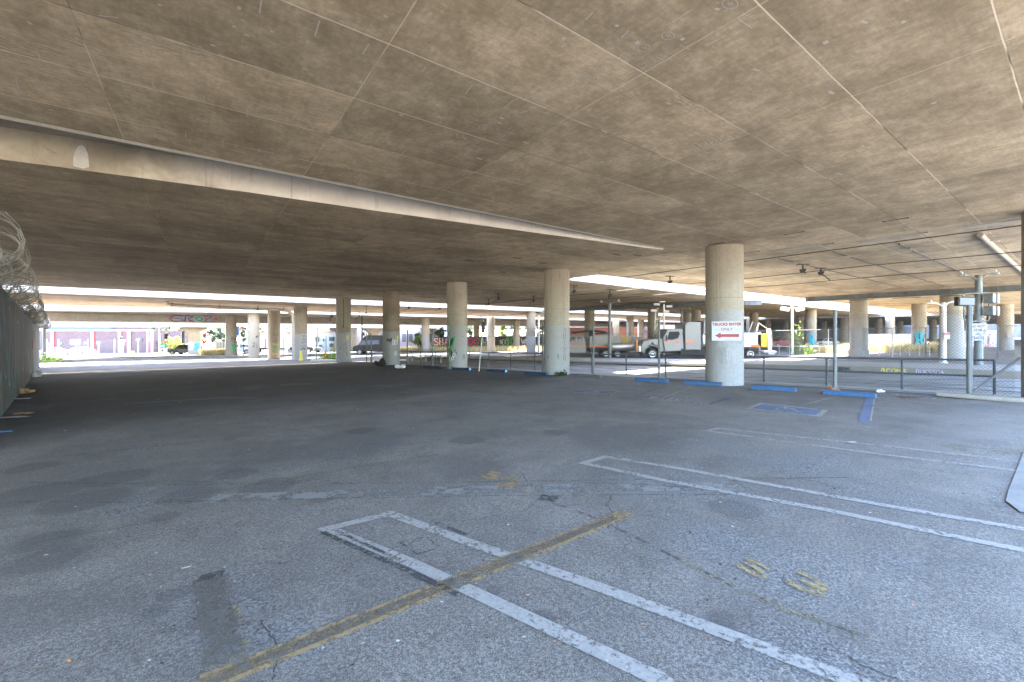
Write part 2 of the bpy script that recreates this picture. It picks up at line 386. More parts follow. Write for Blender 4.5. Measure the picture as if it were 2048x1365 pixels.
def paint(name, c, cover=.5, scale=22.0, edge=(.40, .60)):
    """worn line paint: real gaps in the paint film let the asphalt below show"""
    k = NT(name); v = k.coord('Object')
    n = k.math('ADD', k.math('MULTIPLY', k.noise(v, scale, 5, .75), .7), k.math('MULTIPLY', k.noise(v, 2.2, 4, .6), .3))
    mask = k.mr(n, cover-.07, cover+.07, 1, 0)
    cc = k.ramp(k.noise(v, 40, 3), [(.3, tuple(x*.72 for x in c)), (.7, c)])
    k.fin(cc, .8)
    tr = k.n('ShaderNodeBsdfTransparent'); mx = k.n('ShaderNodeMixShader')
    k.l(mask, mx.inputs[0]); k.l(tr.outputs[0], mx.inputs[1]); k.l(k.b.outputs[0], mx.inputs[2]); k.l(mx.outputs[0], k.out.inputs['Surface'])
    return k.m
M['p_white'] = paint('worn_white_line_paint', (.285, .265, .235), .57)
M['p_white2'] = paint('faint_white_line_paint', (.25, .235, .21), .56)
M['p_yellow'] = paint('worn_yellow_line_paint', (.27, .185, .085), .54)
M['p_yellow2'] = paint('faint_yellow_line_paint', (.23, .19, .11), .46)
M['p_ygold'] = paint('worn_yellow_number_paint', (.28, .21, .10), .51)
M['p_blue'] = paint('worn_blue_marking_paint', (.11, .14, .21), .58)
M['p_blue2'] = paint('faint_blue_marking_paint', (.10, .13, .20), .51)
M['p_black'] = paint('black_cover_paint', (.045, .045, .045), .50)
M['p_dark'] = paint('tar_patch', (.075, .072, .07), .48, 9)
M['p_crack'] = paint('open_crack', (.045, .04, .036), .54, 14)
M['p_brown'] = paint('scuffed_brown_cover', (.105, .093, .078), .49)
M['p_patch'] = paint('pale_patch', (.20, .188, .17), .51, 3)

# ================================================================== SETTING
def uvplane(name, pts, mat, parent=None, dz=0.0):
    m = MB(); m.add([Vector(p)+Vector((0, 0, dz)) for p in pts], [tuple(range(len(pts)))])
    return m
xs = [-900, -300, -110, -60, -30, -15, 0, 15, 30, 60, 110, 300, 900]
ys = [-900, -200, -60, -15, 0, 15, 30, 45, 60, 80, 100, 200, 900]
m = MB(); vs = [(x, y, gz(x, y)) for y in ys for x in xs]; nx = len(xs)
m.add(vs, [(j*nx+i, j*nx+i+1, (j+1)*nx+i+1, (j+1)*nx+i) for j in range(len(ys)-1) for i in range(nx-1)])
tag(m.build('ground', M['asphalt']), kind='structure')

def flat(name, pts, mat, dz, kind='structure', cuts=1):
    """thin sheet lying on the ground; long edges are cut so it follows the ground planes"""
    m = MB(); pp = [Vector((p[0], p[1], gz(p[0], p[1])+dz)) for p in pts]
    m.add(pp, [tuple(range(len(pp)))])
    return tag(m.build(name, mat), kind=kind)
def strip(name, a, b, mat, dz, n=24):
    """ground sheet between two polylines of equal length"""
    m = MB()
    for i in range(len(a)-1):
        for j in range(n):
            q = []
            for (t, src) in ((j/n, a), ((j+1)/n, a), ((j+1)/n, b), (j/n, b)):
                p = Vector(src[i]).lerp(Vector(src[i+1]), t); q.append((p.x, p.y, gz(p.x, p.y)+dz))
            m.quad(*q)
    return tag(m.build(name, mat), kind='structure')

# row frame: pier row, fence, wheel stops and railing run along W; N points towards the tracks
C1 = Vector((7.52, 15.0, 0)); W = Vector((-.7146, .6995, 0)); N = Vector((.6995, .7146, 0))
def RW(w, n, z=None):
    p = C1+W*w+N*n
    p.z = gz(p.x, p.y)+(z or 0.0); return p
# track bed, footway strip and platform kerb
kerbline = [(30.5, -8.0), (21.0, 11.2), SV(24.5, 3.4), SV(23.2, 10.9), SV(19.9, 20.0), SV(17.5, 30), SV(15, 42)]
kerbline = [SV(25.6, -10), SV(25.2, -3), SV(24.5, 3.4), SV(23.2, 10.9), SV(19.9, 20.0), SV(17.0, 30), SV(14.5, 40)]
rw = [RW(-18, 1.25), RW(-12, 1.25), RW(-5, 1.25), RW(2, 1.25), RW(12, 1.25), RW(22, 1.25), RW(31, 1.25)]
strip('road_surface', rw, kerbline, M['road'], .006)
strip('sidewalk', [RW(-18, .55), RW(10, .6), RW(31, .6)], [RW(-18, 1.75), RW(10, 1.75), RW(31, 1.75)], M['sidewalk'], .012)
def kerb(name, line, w, h, mat, n=6):
    m = MB()
    pts = []
    for i in range(len(line)-1):
        for j in range(n): pts.append(Vector(line[i]).lerp(Vector(line[i+1]), j/n))
    pts.append(Vector(line[-1]))
    rings = []
    for i, p in enumerate(pts):
        d = (pts[min(i+1, len(pts)-1)]-pts[max(i-1, 0)]); d.z = 0; d.normalize(); nn = Vector((d.y, -d.x, 0))
        z = gz(p.x, p.y)
        rings += [(p.x, p.y, z-.1), (p.x, p.y, z+h-.02), (p.x+nn.x*.02, p.y+nn.y*.02, z+h), (p.x+nn.x*w, p.y+nn.y*w, z+h), (p.x+nn.x*w, p.y+nn.y*w, z-.1)]
    fs = []
    for i in range(len(pts)-1):
        for k in range(4): fs.append((i*5+k, i*5+k+1, (i+1)*5+k+1, (i+1)*5+k))
    fs += [(0, 1, 2, 3, 4), tuple((len(pts)-1)*5+k for k in range(5))]
    m.add(rings, fs)
    return tag(m.build(name, mat), kind='structure')
kerb('platform_kerb', kerbline, .45, .26, M['kerb'])
med = [Vector(p)+Vector((.28, .24, 0)) for p in kerbline]
strip('sidewalk', med, [Vector(p)+Vector((4.2, 3.6, 0)) for p in kerbline], M['sidewalk'], .245)
for s0 in (18.55, 19.985):
    m = MB()
    for i in range(24):
        a = SV(s0+(.35 if i < 0 else 0), -6+i*1.25); b = SV(s0, -6+(i+1)*1.25)
        a.z = gz(a.x, a.y)+.012; b.z = gz(b.x, b.y)+.012
        m.bar(a, b, .07, .03)
    tag(m.build('tram_rail', M['girder']), kind='structure')
# low kerb on the far side of the lot and the street behind it
fk = [G(93, 718.5), G(220, 716.5), G(340, 714.6), G(460, 713.8), G(590, 716.5)]
kerb('street_kerb', fk, .5, .17, M['kerb'])
strip('sidewalk', [Vector(p)+Vector((0, .45, 0)) for p in fk[:4]], [Vector(p)+Vector((-1.0, 4.2, 0)) for p in fk[:4]], M['sidewalk'], .16)
strip('street', [Vector((-120, 72, 0)), Vector((-40, 66, 0)), Vector((20, 62, 0))], [Vector((-120, 86, 0)), Vector((-40, 84, 0)), Vector((20, 80, 0))], M['road'], .006)
# cracked pale slab at the right edge
flat('sidewalk', [G(2048, 905), G(2040, 925), G(2026, 960), G(2016, 985), G(2012, 1004), G(2040, 1026), G(2160, 1040), G(2240, 960), G(2130, 905)], M['kerbslab'], .012)

# ------------------------------------------------------------------ painted markings (sheets 4 mm above the lot)
def line(pts, w, mat, name='painted_line', dz=.004):
    """a painted stripe of width w along image-measured points of the ground"""
    m = MB(); pp = [p if isinstance(p, Vector) else G(*p) for p in pts]
    L = []; Rr = []
    for i, p in enumerate(pp):
        d1 = (pp[i]-pp[i-1]).normalized() if i else (pp[1]-pp[0]).normalized()
        d2 = (pp[i+1]-pp[i]).normalized() if i < len(pp)-1 else d1
        n1 = Vector((-d1.y, d1.x, 0)); n2 = Vector((-d2.y, d2.x, 0)); nn = (n1+n2).normalized(); c = max(.5, nn.dot(n1))
        o = nn*(w/2/c); a = p+o; b = p-o
        L.append((a.x, a.y, gz(a.x, a.y)+dz)); Rr.append((b.x, b.y, gz(b.x, b.y)+dz))
    for i in range(len(pp)-1): m.quad(L[i], L[i+1], Rr[i+1], Rr[i])
    return tag(m.build(name, mat), kind='structure')
# long U shaped hatch outlines
line([(1345, 1372), (1010, 1215), (830, 1130), (655, 1058), (780, 1028), (950, 1090), (1200, 1176), (1460, 1272), (1760, 1384)], .105, M['p_white'])
line([(2100, 1112), (1900, 1072), (1650, 1020), (1330, 962), (1166, 927), (1212, 914), (1360, 938), (1560, 974), (1800, 1017), (2100, 1068)], .10, M['p_white'])
line([(2035, 942), (1760, 909), (1560, 882), (1412, 862), (1438, 857.5), (1620, 877), (1800, 896), (2035, 923)], .095, M['p_white2'])
line([(645, 1066), (830, 1150), (920, 1194)], .05, M['p_black'], dz=.008)
line([(672, 1063), (740, 1095), (800, 1122)], .035, M['p_black'], dz=.008)
line([(870, 1046), (935, 1072)], .04, M['p_black'], dz=.008)
# older yellow stall lines
line([(400, 1372), (640, 1275), (900, 1170), (1255, 1026)], .15, M['p_yellow'])
line([(400, 1372), (640, 1275), (900, 1170), (1230, 1036)], .085, M['p_brown'], dz=.007)
line([(180, 1033), (430, 985), (700, 937), (880, 909)], .10, M['p_yellow2'])
line([(125, 913), (400, 884), (683, 849.5)], .10, M['p_yellow2'])
line([(330, 838), (560, 815.5)], .10, M['p_yellow2'])
line([(250, 808), (470, 795)], .10, M['p_white2'])
line([(460, 1322), (423, 1153)], .20, M['p_yellow2'])
line([(452, 1322), (415, 1155)], .17, M['p_brown'], dz=.008)
line([(398, 1160), (447, 1149)], .10, M['p_black'], dz=.0085)
# long tar seams and a patched trench across the lot
line([(20, 1004), (300, 1006), (640, 998), (1000, 992), (1340, 990), (1520, 990)], .018, M['p_dark'], 'asphalt_seam', .003)
line([(60, 966), (400, 970), (760, 967), (1130, 962), (1500, 957), (1700, 956)], .018, M['p_dark'], 'asphalt_seam', .003)
line([(420, 998), (800, 984), (1100, 977), (1480, 973)], .24, M['p_patch'], 'asphalt_patch', .0025)
line([(1080, 995), (1115, 1000)], .16, M['p_black'], 'asphalt_patch', .005)
line([(1110, 1008), (1200, 1040), (1340, 1110), (1500, 1190), (1720, 1270)], .035, M['p_dark'], 'asphalt_seam', .003)
line([(1340, 1108), (1440, 1165), (1560, 1215), (1740, 1278)], .07, M['p_yellow2'], 'painted_line', .0045)
line([(1900, 890), (1960, 905), (2060, 903)], .40, M['p_yellow2'], 'painted_line', .004)
line([(800, 1085), (850, 1075), (880, 1095), (835, 1110), (800, 1085)], .02, M['p_dark'], 'asphalt_seam', .003)

cq = random.Random(17)
def crack(pts, w=.012):
    out = []
    for (x0, y0), (x1, y1) in zip(pts, pts[1:]):
        n = max(3, int(abs(x1-x0)/14)+int(abs(y1-y0)/5))
        for i in range(n): out.append((x0+(x1-x0)*i/n+cq.uniform(-3, 3), y0+(y1-y0)*i/n+cq.uniform(-1.2, 1.2)))
    out.append(pts[-1]); line(out, w*.75, M['p_crack'], 'asphalt_crack', .0035)
for q in ([(1040, 944), (1052, 962), (1066, 975)], [(1222, 992), (1214, 1010), (1226, 1034), (1216, 1060)], [(1465, 958), (1490, 975), (1512, 984)], [(1580, 955), (1640, 965), (1690, 982)],
          [(1460, 963), (1560, 958), (1700, 956)], [(30, 1100), (120, 1075), (210, 1062), (330, 1040)], [(520, 1240), (560, 1300), (545, 1362)], [(1000, 962), (1180, 966), (1330, 972), (1480, 985)],
          [(1880, 800), (1950, 812), (2040, 816)], [(1760, 801), (1830, 808), (1920, 810), (2040, 809)], [(200, 975), (330, 962), (470, 968), (640, 960)], [(1660, 1290), (1720, 1330), (1800, 1362)], [(870, 880), (960, 872), (1050, 880), (1120, 872)]):
    crack(q)
# disabled bay, blue bars, NO PARKING
def fillpoly(pts, mat, dz, name='painted_marking'):
    return flat(name, [G(*p) for p in pts], mat, dz)
def bayquad(c, name='painted_marking'):
    """local frame of a painted rectangle from its four measured corners"""
    g = [G(*p) for p in c]
    return lambda a, b: g[0].lerp(g[1], a).lerp(g[3].lerp(g[2], a), b)
def bay_symbol(corners, mat_w, mat_b, dz=.004):
    q = bayquad(corners)
    def pl(pts, mat, z, name='painted_marking'):
        m = MB(); pp = [q(a, b) for a, b in pts]
        m.add([(p.x, p.y, gz(p.x, p.y)+z) for p in pp], [tuple(range(len(pp)))]); tag(m.build(name, mat), kind='structure')
    pl([(0, 0), (1, 0), (1, 1), (0, 1)], mat_w, dz)
    pl([(.07, .1), (.93, .1), (.93, .9), (.07, .9)], mat_b, dz+.003)
    def st(pts, w):
        line([q(a, b) for a, b in pts], w, mat_w, 'painted_marking', dz+.007)
    st([(.52+.15*math.cos(t*.35+.6), .60+.24*math.sin(t*.35+.6)) for t in range(14)], .05)
    st([(.44, .22), (.47, .46), (.60, .46), (.68, .72), (.76, .70)], .05)
    st([(.46, .34), (.58, .34)], .04)
bay_symbol([(1520, 806.4), (1656.6, 820.9), (1641, 834.5), (1491.8, 818)], M['p_white'], M['p_blue'])
bay_symbol([(1165, 780), (1245, 783.5), (1208, 789.5), (1132, 784.5)], M['p_white2'], M['p_blue2'])
line([(1742, 797), (1733, 822), (1727, 845)], .17, M['p_blue'])
line([(1749, 799), (1741, 843)], .03, M['p_white'], dz=.007)
line([(1270, 792.5), (1420, 808.5), (1462, 795)], .12, M['p_blue2'])
line([(1270, 792.5), (1330, 772)], .10, M['p_blue2'])
line([(1310, 802), (1390, 772)], .05, M['p_white2'])
line([(1600, 812), (1690, 789)], .05, M['p_white2'])
line([(1140, 781), (1080, 778)], .06, M['p_white2'])

def text_mesh(txt, size, extrude=0.0, offset=0.0, spacing=1.0, align='CENTER'):
    cu = bpy.data.curves.new('t', 'FONT'); cu.body = txt; cu.size = size; cu.extrude = extrude; cu.offset = offset
    cu.align_x = align; cu.align_y = 'CENTER'; cu.space_character = spacing; cu.resolution_u = 3
    o = bpy.data.objects.new('t', cu); col.objects.link(o)
    bpy.context.view_layer.update()
    dg = bpy.context.evaluated_depsgraph_get()
    me = bpy.data.meshes.new_from_object(o.evaluated_get(dg))
    vs = [v.co.copy() for v in me.vertices]; fs = [tuple(p.vertices) for p in me.polygons]
    bpy.data.objects.remove(o); bpy.data.curves.remove(cu); bpy.data.meshes.remove(me)
    return vs, fs
def ground_text(txt, corners, mat, size_frac=.8, offset=.0, dz=.008, name='painted_lettering'):
    q = bayquad(corners); vs, fs = text_mesh(txt, 1.0, 0, offset)
    x0 = min(v.x for v in vs); x1 = max(v.x for v in vs); y0 = min(v.y for v in vs); y1 = max(v.y for v in vs)
    m = MB(); out = []
    for v in vs:
        p = q((v.x-x0)/(x1-x0), 1-(v.y-y0)/(y1-y0)); out.append((p.x, p.y, gz(p.x, p.y)+dz))
    m.add(out, fs); return tag(m.build(name, mat), kind='structure')
ground_text('NO', [(1346, 794.5), (1381, 797.5), (1374, 801.5), (1338, 798)], M['p_white2'], offset=.03)
ground_text('PARKING', [(1305, 794.5), (1425, 804.5), (1416, 810), (1296, 799)], M['p_white2'], offset=.03)
ground_text('5', [(1494, 1112), (1545, 1142), (1532, 1166), (1470, 1136)], M['p_ygold'], offset=.03)
ground_text('3', [(1598, 1140), (1668, 1176), (1648, 1206), (1568, 1168)], M['p_ygold'], offset=.03)
ground_text('5', [(978, 943), (1004, 947), (994, 962), (962, 957)], M['p_yellow'], offset=.05)
ground_text('2', [(1010, 953), (1046, 960), (1030, 980), (988, 972)], M['p_yellow'], offset=.05)

# ------------------------------------------------------------------ elevated roadway decks
def slab(name, poly, z, mat, label, th=1.5, group=None, skip_uv=False):
    """closed slab over an (s, v) polygon; z is the soffit height above eye level"""
    t = thing(name, label, 'overpass deck', SV(poly[0][0], poly[0][1], EH+z(*poly[0]) if callable(z) else EH+z), group=group)
    org = t.location.copy()
    zz = z if callable(z) else (lambda a, b: z)
    vs = [SV(a, b, EH+zz(a, b))-org for a, b in poly]; n = len(poly)
    tri = geometry.tessellate_polygon([[Vector((a, b, 0)) for a, b in poly]])
    m = MB(); m.add(vs, [tuple(q) for q in tri])
    o = m.build('soffit', mat, t, uvs=[(a, b) for a, b in poly])
    m = MB(); top = [Vector(p)+Vector((0, 0, th)) for p in vs]; bot = [Vector(p)+Vector((0, 0, .002)) for p in vs]
    m.add(bot+top, [(i, (i+1) % n, (i+1) % n+n, i+n) for i in range(n)]+[tuple(i+n for i in q) for q in tri])
    m.build('deck', M['fascia'], t)
    return t, org
def unseen_parapet(t, org, pts, z, h, th=.3):
    m = MB()
    for a, b in zip(pts, pts[1:]): m.bar(SV(a[0], a[1], EH+z+h/2)-org, SV(b[0], b[1], EH+z+h/2)-org, th, h)
    m.build('unseen_parapet', M['fascia'], t)
ZA, ZB, ZC, ZD = 3.0, 2.955, 2.68, 2.22
polyA = [(-26, -1.0), (95, -1.0), (95, 15.3), (16.8, 15.3), (16.6, 17.27), (13.4, 9.10), (-26, 8.92)]
dA, oA = slab('overpass_deck', polyA, ZA, M['soffit'], 'broad concrete deck directly overhead with chalk marks and a pale lip along its edge', 1.4)
m = MB(); m.add([SV(a, b, EH+ZA-.004)-oA for a, b in [(-26, 8.72), (13.4, 9.00), (13.4, 9.105), (-26, 8.925)]], [(0, 1, 2, 3)])
m.add([SV(a, b, EH+zz)-oA for a, b, zz in [(-26, 8.925, ZA-.004), (13.4, 9.105, ZA-.004), (13.4, 9.105, ZA+.4), (-26, 8.925, ZA+.4)]], [(0, 1, 2, 3)])
m.build('edge_lip', M['lip'], dA)
m = MB(); ov = [(-26, 8.5), (12.5, 8.5), (12.5, 9.16), (7.04, 9.80), (3.3, 10.22), (.8, 10.46), (-2.8, 10.96), (-10, 11.86), (-26, 13.25)]
m.prism([tuple(SV(a, b).xy-oA.xy) for a, b in ov], ZA+.5, ZA+.8, 'XY', c=(0, 0, EH-oA.z)); m.build('gap_light_cover', M['fascia_brown'], dA)  # added cover that keeps skylight out of the gap
unseen_parapet(dA, oA, [(-26, 8.4), (12.5, 8.4)], ZA+1.4, .8)
edgeB = [(-60, 14.5), (-26, 13.3), (-10, 11.9), (-2.8, 10.99), (.8, 10.5), (3.3, 10.28), (7.04, 9.86), (13.4, 9.12), (16.6, 17.3), (16.97, 17.6), (21.8, 17.9), (32.8, 18.4), (41.2, 19.3), (75, 20.5), (95, 21.5)]
polyB = edgeB+[(95, 40.2), (-60, 40.2)]
dB, oB = slab('overpass_deck', polyB, ZB, M['soffit'], 'second concrete deck with a dark soffit, resting on the near row of round columns', 1.4)
def facing(t, org, pts, z0, z1, mat, name='fascia', off=.004):
    m = MB()
    for a, b in zip(pts, pts[1:]):
        A = SV(*a); B = SV(*b); d = (B-A).normalized(); nn = Vector((d.y, -d.x, 0))*off
        m.quad(A+nn+Vector((0, 0, EH+z0))-org, B+nn+Vector((0, 0, EH+z0))-org, B+nn+Vector((0, 0, EH+z1))-org, A+nn+Vector((0, 0, EH+z1))-org)
    return m.build(name, mat, t)
unseen_parapet(dB, oB, [(a, b+.2) for a, b in edgeB[:7]]+[(13.0, 9.5)], ZB+1.4, 1.75)  # unseen; made tall enough to stop direct sun through the near gap
k = NT('stained_shaded_fascia'); v = k.coord('Position')
sp_ = k.n('ShaderNodeVectorMath'); sp_.operation = 'DOT_PRODUCT'; k.l(v, sp_.inputs[0]); sp_.inputs[1].default_value = (U.x, U.y, 0)
ns = k.noise(v, 1.2, 7, .65, .3); st_ = k.noise(k.coord('Position', scale=(5, 5, .4)), 1.5, 6, .7)
shade_tone = k.ramp(ns, [(.36, (.23, .20, .145)), (.62, (.38, .335, .25))]); new = k.ramp(ns, [(.36, (.42, .39, .34)), (.62, (.53, .50, .44))])  # shaded left tone blends to a skylit right tone, painted into the colour
cc = k.mix(k.mr(k.math('ADD', sp_.outputs['Value'], k.math('MULTIPLY', k.math('SUBTRACT', ns, .5), 3)), -1.4, 1.0), shade_tone, new)  # new is the skylit right tone
cc = k.mix(k.math('MULTIPLY', k.mr(st_, .55, .72), .45), cc, (.12, .10, .075)); k.bump(st_, .2, .006); M['fascia_B'] = k.fin(cc, .85)
facing(dB, oB, edgeB[2:8], ZB-.01, ZB+1.38, M['fascia_B'])
# pale patched blob on that face
A0, B0 = SV(-2.8, 10.99), SV(.8, 10.5); d = (B0-A0).normalized(); nn = Vector((d.y, -d.x, 0))*.012
m = MB(); pc = Vector(P(163, 338, 1)); 
def on_face(px, py):
    x = (px-CX)/F; # ray (x,1) meets the line A0 + t d
    dn = x*d.y-1*d.x; t0 = (A0.y*1*0+A0.x-x*A0.y)/(x*d.y-d.x); p = A0+d*t0; Y = p.y
    return Vector((p.x, p.y, EH-(py-HY)/F*Y))+nn-oB
pts = [on_face(*q) for q in [(147, 333), (147, 318), (150, 304), (156, 294), (164, 291), (171, 296), (176, 308), (178, 322), (179, 335), (168, 338), (158, 336)]]
m.add(pts, [tuple(range(len(pts)))]); m.build('repair_patch', M['fascia'], dB)
polyC = [(-60, 42.9), (95, 42.9), (95, 53.6), (-60, 53.6)]
zc = lambda s, v: ZC-.031*(v-42.9)
dC, oC = slab('overpass_deck', polyC, zc, M['soffit_far'], 'third concrete deck beyond the lot, carrying a hanging drain pipe', 1.6)
unseen_parapet(dC, oC, [(-60, 43.1), (95, 43.1)], ZC+1.6, 3.3)  # unseen high wall, added to block sun falling between these decks
edgeD = [(-60, 84), (-16, 66), (2.3, 58.6), (8, 57.5), (95, 57.5)]
polyD = edgeD+[(95, 79), (-16, 79), (-60, 96)]
dD, oD = slab('overpass_deck', polyD, ZD, M['soffit_far'], 'fourth concrete deck, a lower ramp with a deep painted cross beam below it', 1.5)
m = MB(); bz0 = 1.28
a, b = SV(-70, 76, 0), SV(95, 68.5, 0)
for zz in (0,):
    A = SV(-60, 72.5); B = SV(95, 69.2); D1 = (B-A).normalized(); nn = Vector((-D1.y, D1.x, 0))
    vs = [p+Vector((0, 0, EH+z)) - oD for z in (bz0, ZD-.01) for p in (A, B, B+nn*8, A+nn*8)]
    m.add(vs, [(0, 1, 2, 3), (4, 5, 6, 7), (0, 1, 5, 4), (1, 2, 6, 5), (2, 3, 7, 6), (3, 0, 4, 7)])
m.build('cross_beam', M['fascia_brown'], dD)
polyE = [(-60, 83), (95, 83), (95, 97), (-60, 97)]
dE, oE = slab('overpass_deck', polyE, .74, M['soffit_far'], 'lowest and farthest pale deck edge, just above the brick building', 1.3)
polyF = [(62, 99), (170, 99), (170, 150), (62, 150)]
dF, oF = slab('overpass_deck', polyF, .95, M['soffit_far'], 'farthest dark deck behind the parked red car on the right', 1.5)
polyG = [(95, -3.6), (230, -3.6), (230, 96), (95, 96)]
dG, oG = slab('overpass_deck', polyG, 2.6, M['soffit_far'], 'long dark deck at the far right, behind all the columns', 1.5)

def soffit_at(x, y):
    s = x*U.x+y*U.y; v = x*V.x+y*V.y
    if s > 95: return 2.6
    if v < 8.65 or (s > 15.5 and v < 15.35): return ZA
    if v < 41.5: return ZB
    if v < 55.5: return zc(s, min(53.6, max(v, 42.9)))
    if v < 69: return ZD
    if v < 81: return bz0
    return .74

# ------------------------------------------------------------------ graffiti strokes
GL = {  # tiny stroke alphabet for hand-drawn tags
 'S': [[(.9, .85), (.6, 1), (.2, .95), (.1, .75), (.5, .52), (.9, .3), (.8, .05), (.4, 0), (.05, .12)]],
 'R': [[(.1, 0), (.1, 1), (.6, 1), (.9, .8), (.6, .5), (.1, .5)], [(.45, .5), (.95, 0)]],
 'O': [[(.5, 1), (.1, .8), (.05, .4), (.3, 0), (.75, .02), (.95, .4), (.85, .85), (.5, 1)]],
 'Z': [[(.05, 1), (.95, 1), (.1, 0), (.98, 0)]],
 'B': [[(.1, 0), (.1, 1), (.6, 1), (.8, .78), (.55, .52), (.1, .5)], [(.55, .52), (.9, .28), (.6, 0), (.1, 0)]],
 'A': [[(.05, 0), (.5, 1), (.95, 0)], [(.2, .35), (.8, .35)]],
 'U': [[(.1, 1), (.1, .3), (.4, 0), (.8, .15), (.9, 1)]],
 'N': [[(.1, 0), (.15, 1), (.8, 0), (.9, 1)]], 'I': [[(.5, 0), (.5, 1)]],
 'D': [[(.1, 0), (.1, 1), (.6, .95), (.9, .5), (.6, .02), (.1, 0)]],
 'C': [[(.9, .85), (.5, 1), (.12, .75), (.1, .3), (.45, 0), (.9, .15)]],
 'L': [[(.15, 1), (.15, 0), (.85, 0)]], 'T': [[(.0, 1), (1, 1)], [(.5, 1), (.5, 0)]],
 'K': [[(.1, 1), (.1, 0)], [(.9, 1), (.15, .5), (.95, 0)]], 'E': [[(.9, 1), (.1, 1), (.1, 0), (.9, 0)], [(.1, .5), (.7, .5)]],
 'M': [[(.05, 0), (.1, 1), (.5, .4), (.9, 1), (.95, 0)]], 'V': [[(.05, 1), (.5, 0), (.95, 1)]], 'Y': [[(.05, 1), (.5, .5), (.95, 1)], [(.5, .5), (.45, 0)]],
 'H': [[(.1, 0), (.1, 1)], [(.9, 0), (.9, 1)], [(.1, .5), (.9, .5)]], 'P': [[(.1, 0), (.1, 1), (.7, .95), (.85, .7), (.6, .5), (.1, .5)]],
 '2': [[(.1, .8), (.4, 1), (.85, .85), (.8, .6), (.4, .4), (.45, .05), (.5, -.1)]], '1': [[(.4, .8), (.55, 1), (.5, 0)]],
 '0': [[(.5, 1), (.15, .7), (.15, .3), (.5, 0), (.85, .3), (.85, .7), (.5, 1)]], '7': [[(.1, 1), (.9, 1), (.4, 0)]],
 '3': [[(.1, .9), (.5, 1), (.85, .8), (.5, .52), (.9, .3), (.5, 0), (.1, .1)]], '4': [[(.7, 0), (.7, 1), (.1, .35), (.95, .35)]],
 '5': [[(.85, 1), (.2, 1), (.15, .6), (.6, .62), (.9, .35), (.6, 0), (.1, .08)]], 'W': [[(.0, 1), (.25, 0), (.5, .7), (.75, 0), (1, 1)]],
 'G': [[(.9, .85), (.5, 1), (.12, .7), (.12, .3), (.5, 0), (.9, .2), (.9, .5), (.6, .5)]], 'X': [[(.1, 1), (.9, 0)], [(.9, 1), (.1, 0)]],
}
def smooth(pts, n=5):
    out = []
    for i in range(len(pts)-1):
        p0 = pts[max(i-1, 0)]; p1 = pts[i]; p2 = pts[i+1]; p3 = pts[min(i+2, len(pts)-1)]
        for j in range(n):
            t = j/n
            out.append(tuple(.5*((2*p1[k])+(-p0[k]+p2[k])*t+(2*p0[k]-5*p1[k]+4*p2[k]-p3[k])*t*t+(-p0[k]+3*p1[k]-3*p2[k]+p3[k])*t**3) for k in (0, 1)))
    out.append(pts[-1]); return out
def letters(txt, x, y, w, h, gap=.15, vertical=False, slant=0.0):
    out = []
    for i, ch in enumerate(txt):
        for st in GL.get(ch, []):
            ox, oy = (0, -i*h*(1+gap)) if vertical else (i*w*(1+gap), 0)
            out.append([(x+ox+(a+slant*b)*w, y+oy+b*h) for a, b in st])
    return out
def cyl_map(cx, cy, r, z0=0.0, toward=(0, 0)):
    """(u metres round from the side facing 'toward' to the viewer's right, height) -> point"""
    a0 = math.atan2(toward[1]-cy, toward[0]-cx)
    return lambda u, z, lift=0.0: Vector((math.cos(a0+u/r)*(r+lift), math.sin(a0+u/r)*(r+lift), z))
def ribbon(m, strokes, w, mp, lift, n=5, sm=True):
    for st in strokes:
        p = smooth(st, n) if sm and len(st) > 2 else [(st[0][0]+(st[-1][0]-st[0][0])*i/6, st[0][1]+(st[-1][1]-st[0][1])*i/6) for i in range(7)] if len(st) == 2 else st
        L = []; Rr = []
        for i in range(len(p)):
            a = p[max(i-1, 0)]; b = p[min(i+1, len(p)-1)]; dx, dy = b[0]-a[0], b[1]-a[1]; q = math.hypot(dx, dy) or 1
            nx, ny = -dy/q*w/2, dx/q*w/2
            L.append(mp(p[i][0]+nx, p[i][1]+ny, lift)); Rr.append(mp(p[i][0]-nx, p[i][1]-ny, lift))
        for i in range(len(p)-1): m.quad(L[i], L[i+1], Rr[i+1], Rr[i])
def blob(m, poly, mp, lift, sm=True):
    """filled outline mapped on a surface, cut in a fine grid of strips so it follows a curve"""
    p = smooth(poly+[poly[0]], 4) if sm else poly+[poly[0]]
    x0 = min(a for a, b in p); x1 = max(a for a, b in p); n = max(6, int((x1-x0)/.06))
    n = min(n, 60)
    def spans(x):
        ys = []
        for (ax, ay), (bx, by) in zip(p, p[1:]):
            if (ax <= x < bx) or (bx <= x < ax): ys.append(ay+(by-ay)*(x-ax)/(bx-ax))
        return sorted(ys)
    for i in range(n):
        xa = x0+(x1-x0)*i/n; xb = x0+(x1-x0)*(i+1)/n; xm = (xa+xb)/2; y = spans(xm)
        ya = spans(xa+1e-4); yb = spans(xb-1e-4)
        for j in range(0, len(y)-1, 2):
            a0, a1 = (ya[j], ya[j+1]) if len(ya) == len(y) else (y[j], y[j+1])
            b0, b1 = (yb[j], yb[j+1]) if len(yb) == len(y) else (y[j], y[j+1])
            m.quad(mp(xa, a0, lift), mp(xb, b0, lift), mp(xb, b1, lift), mp(xa, a1, lift))

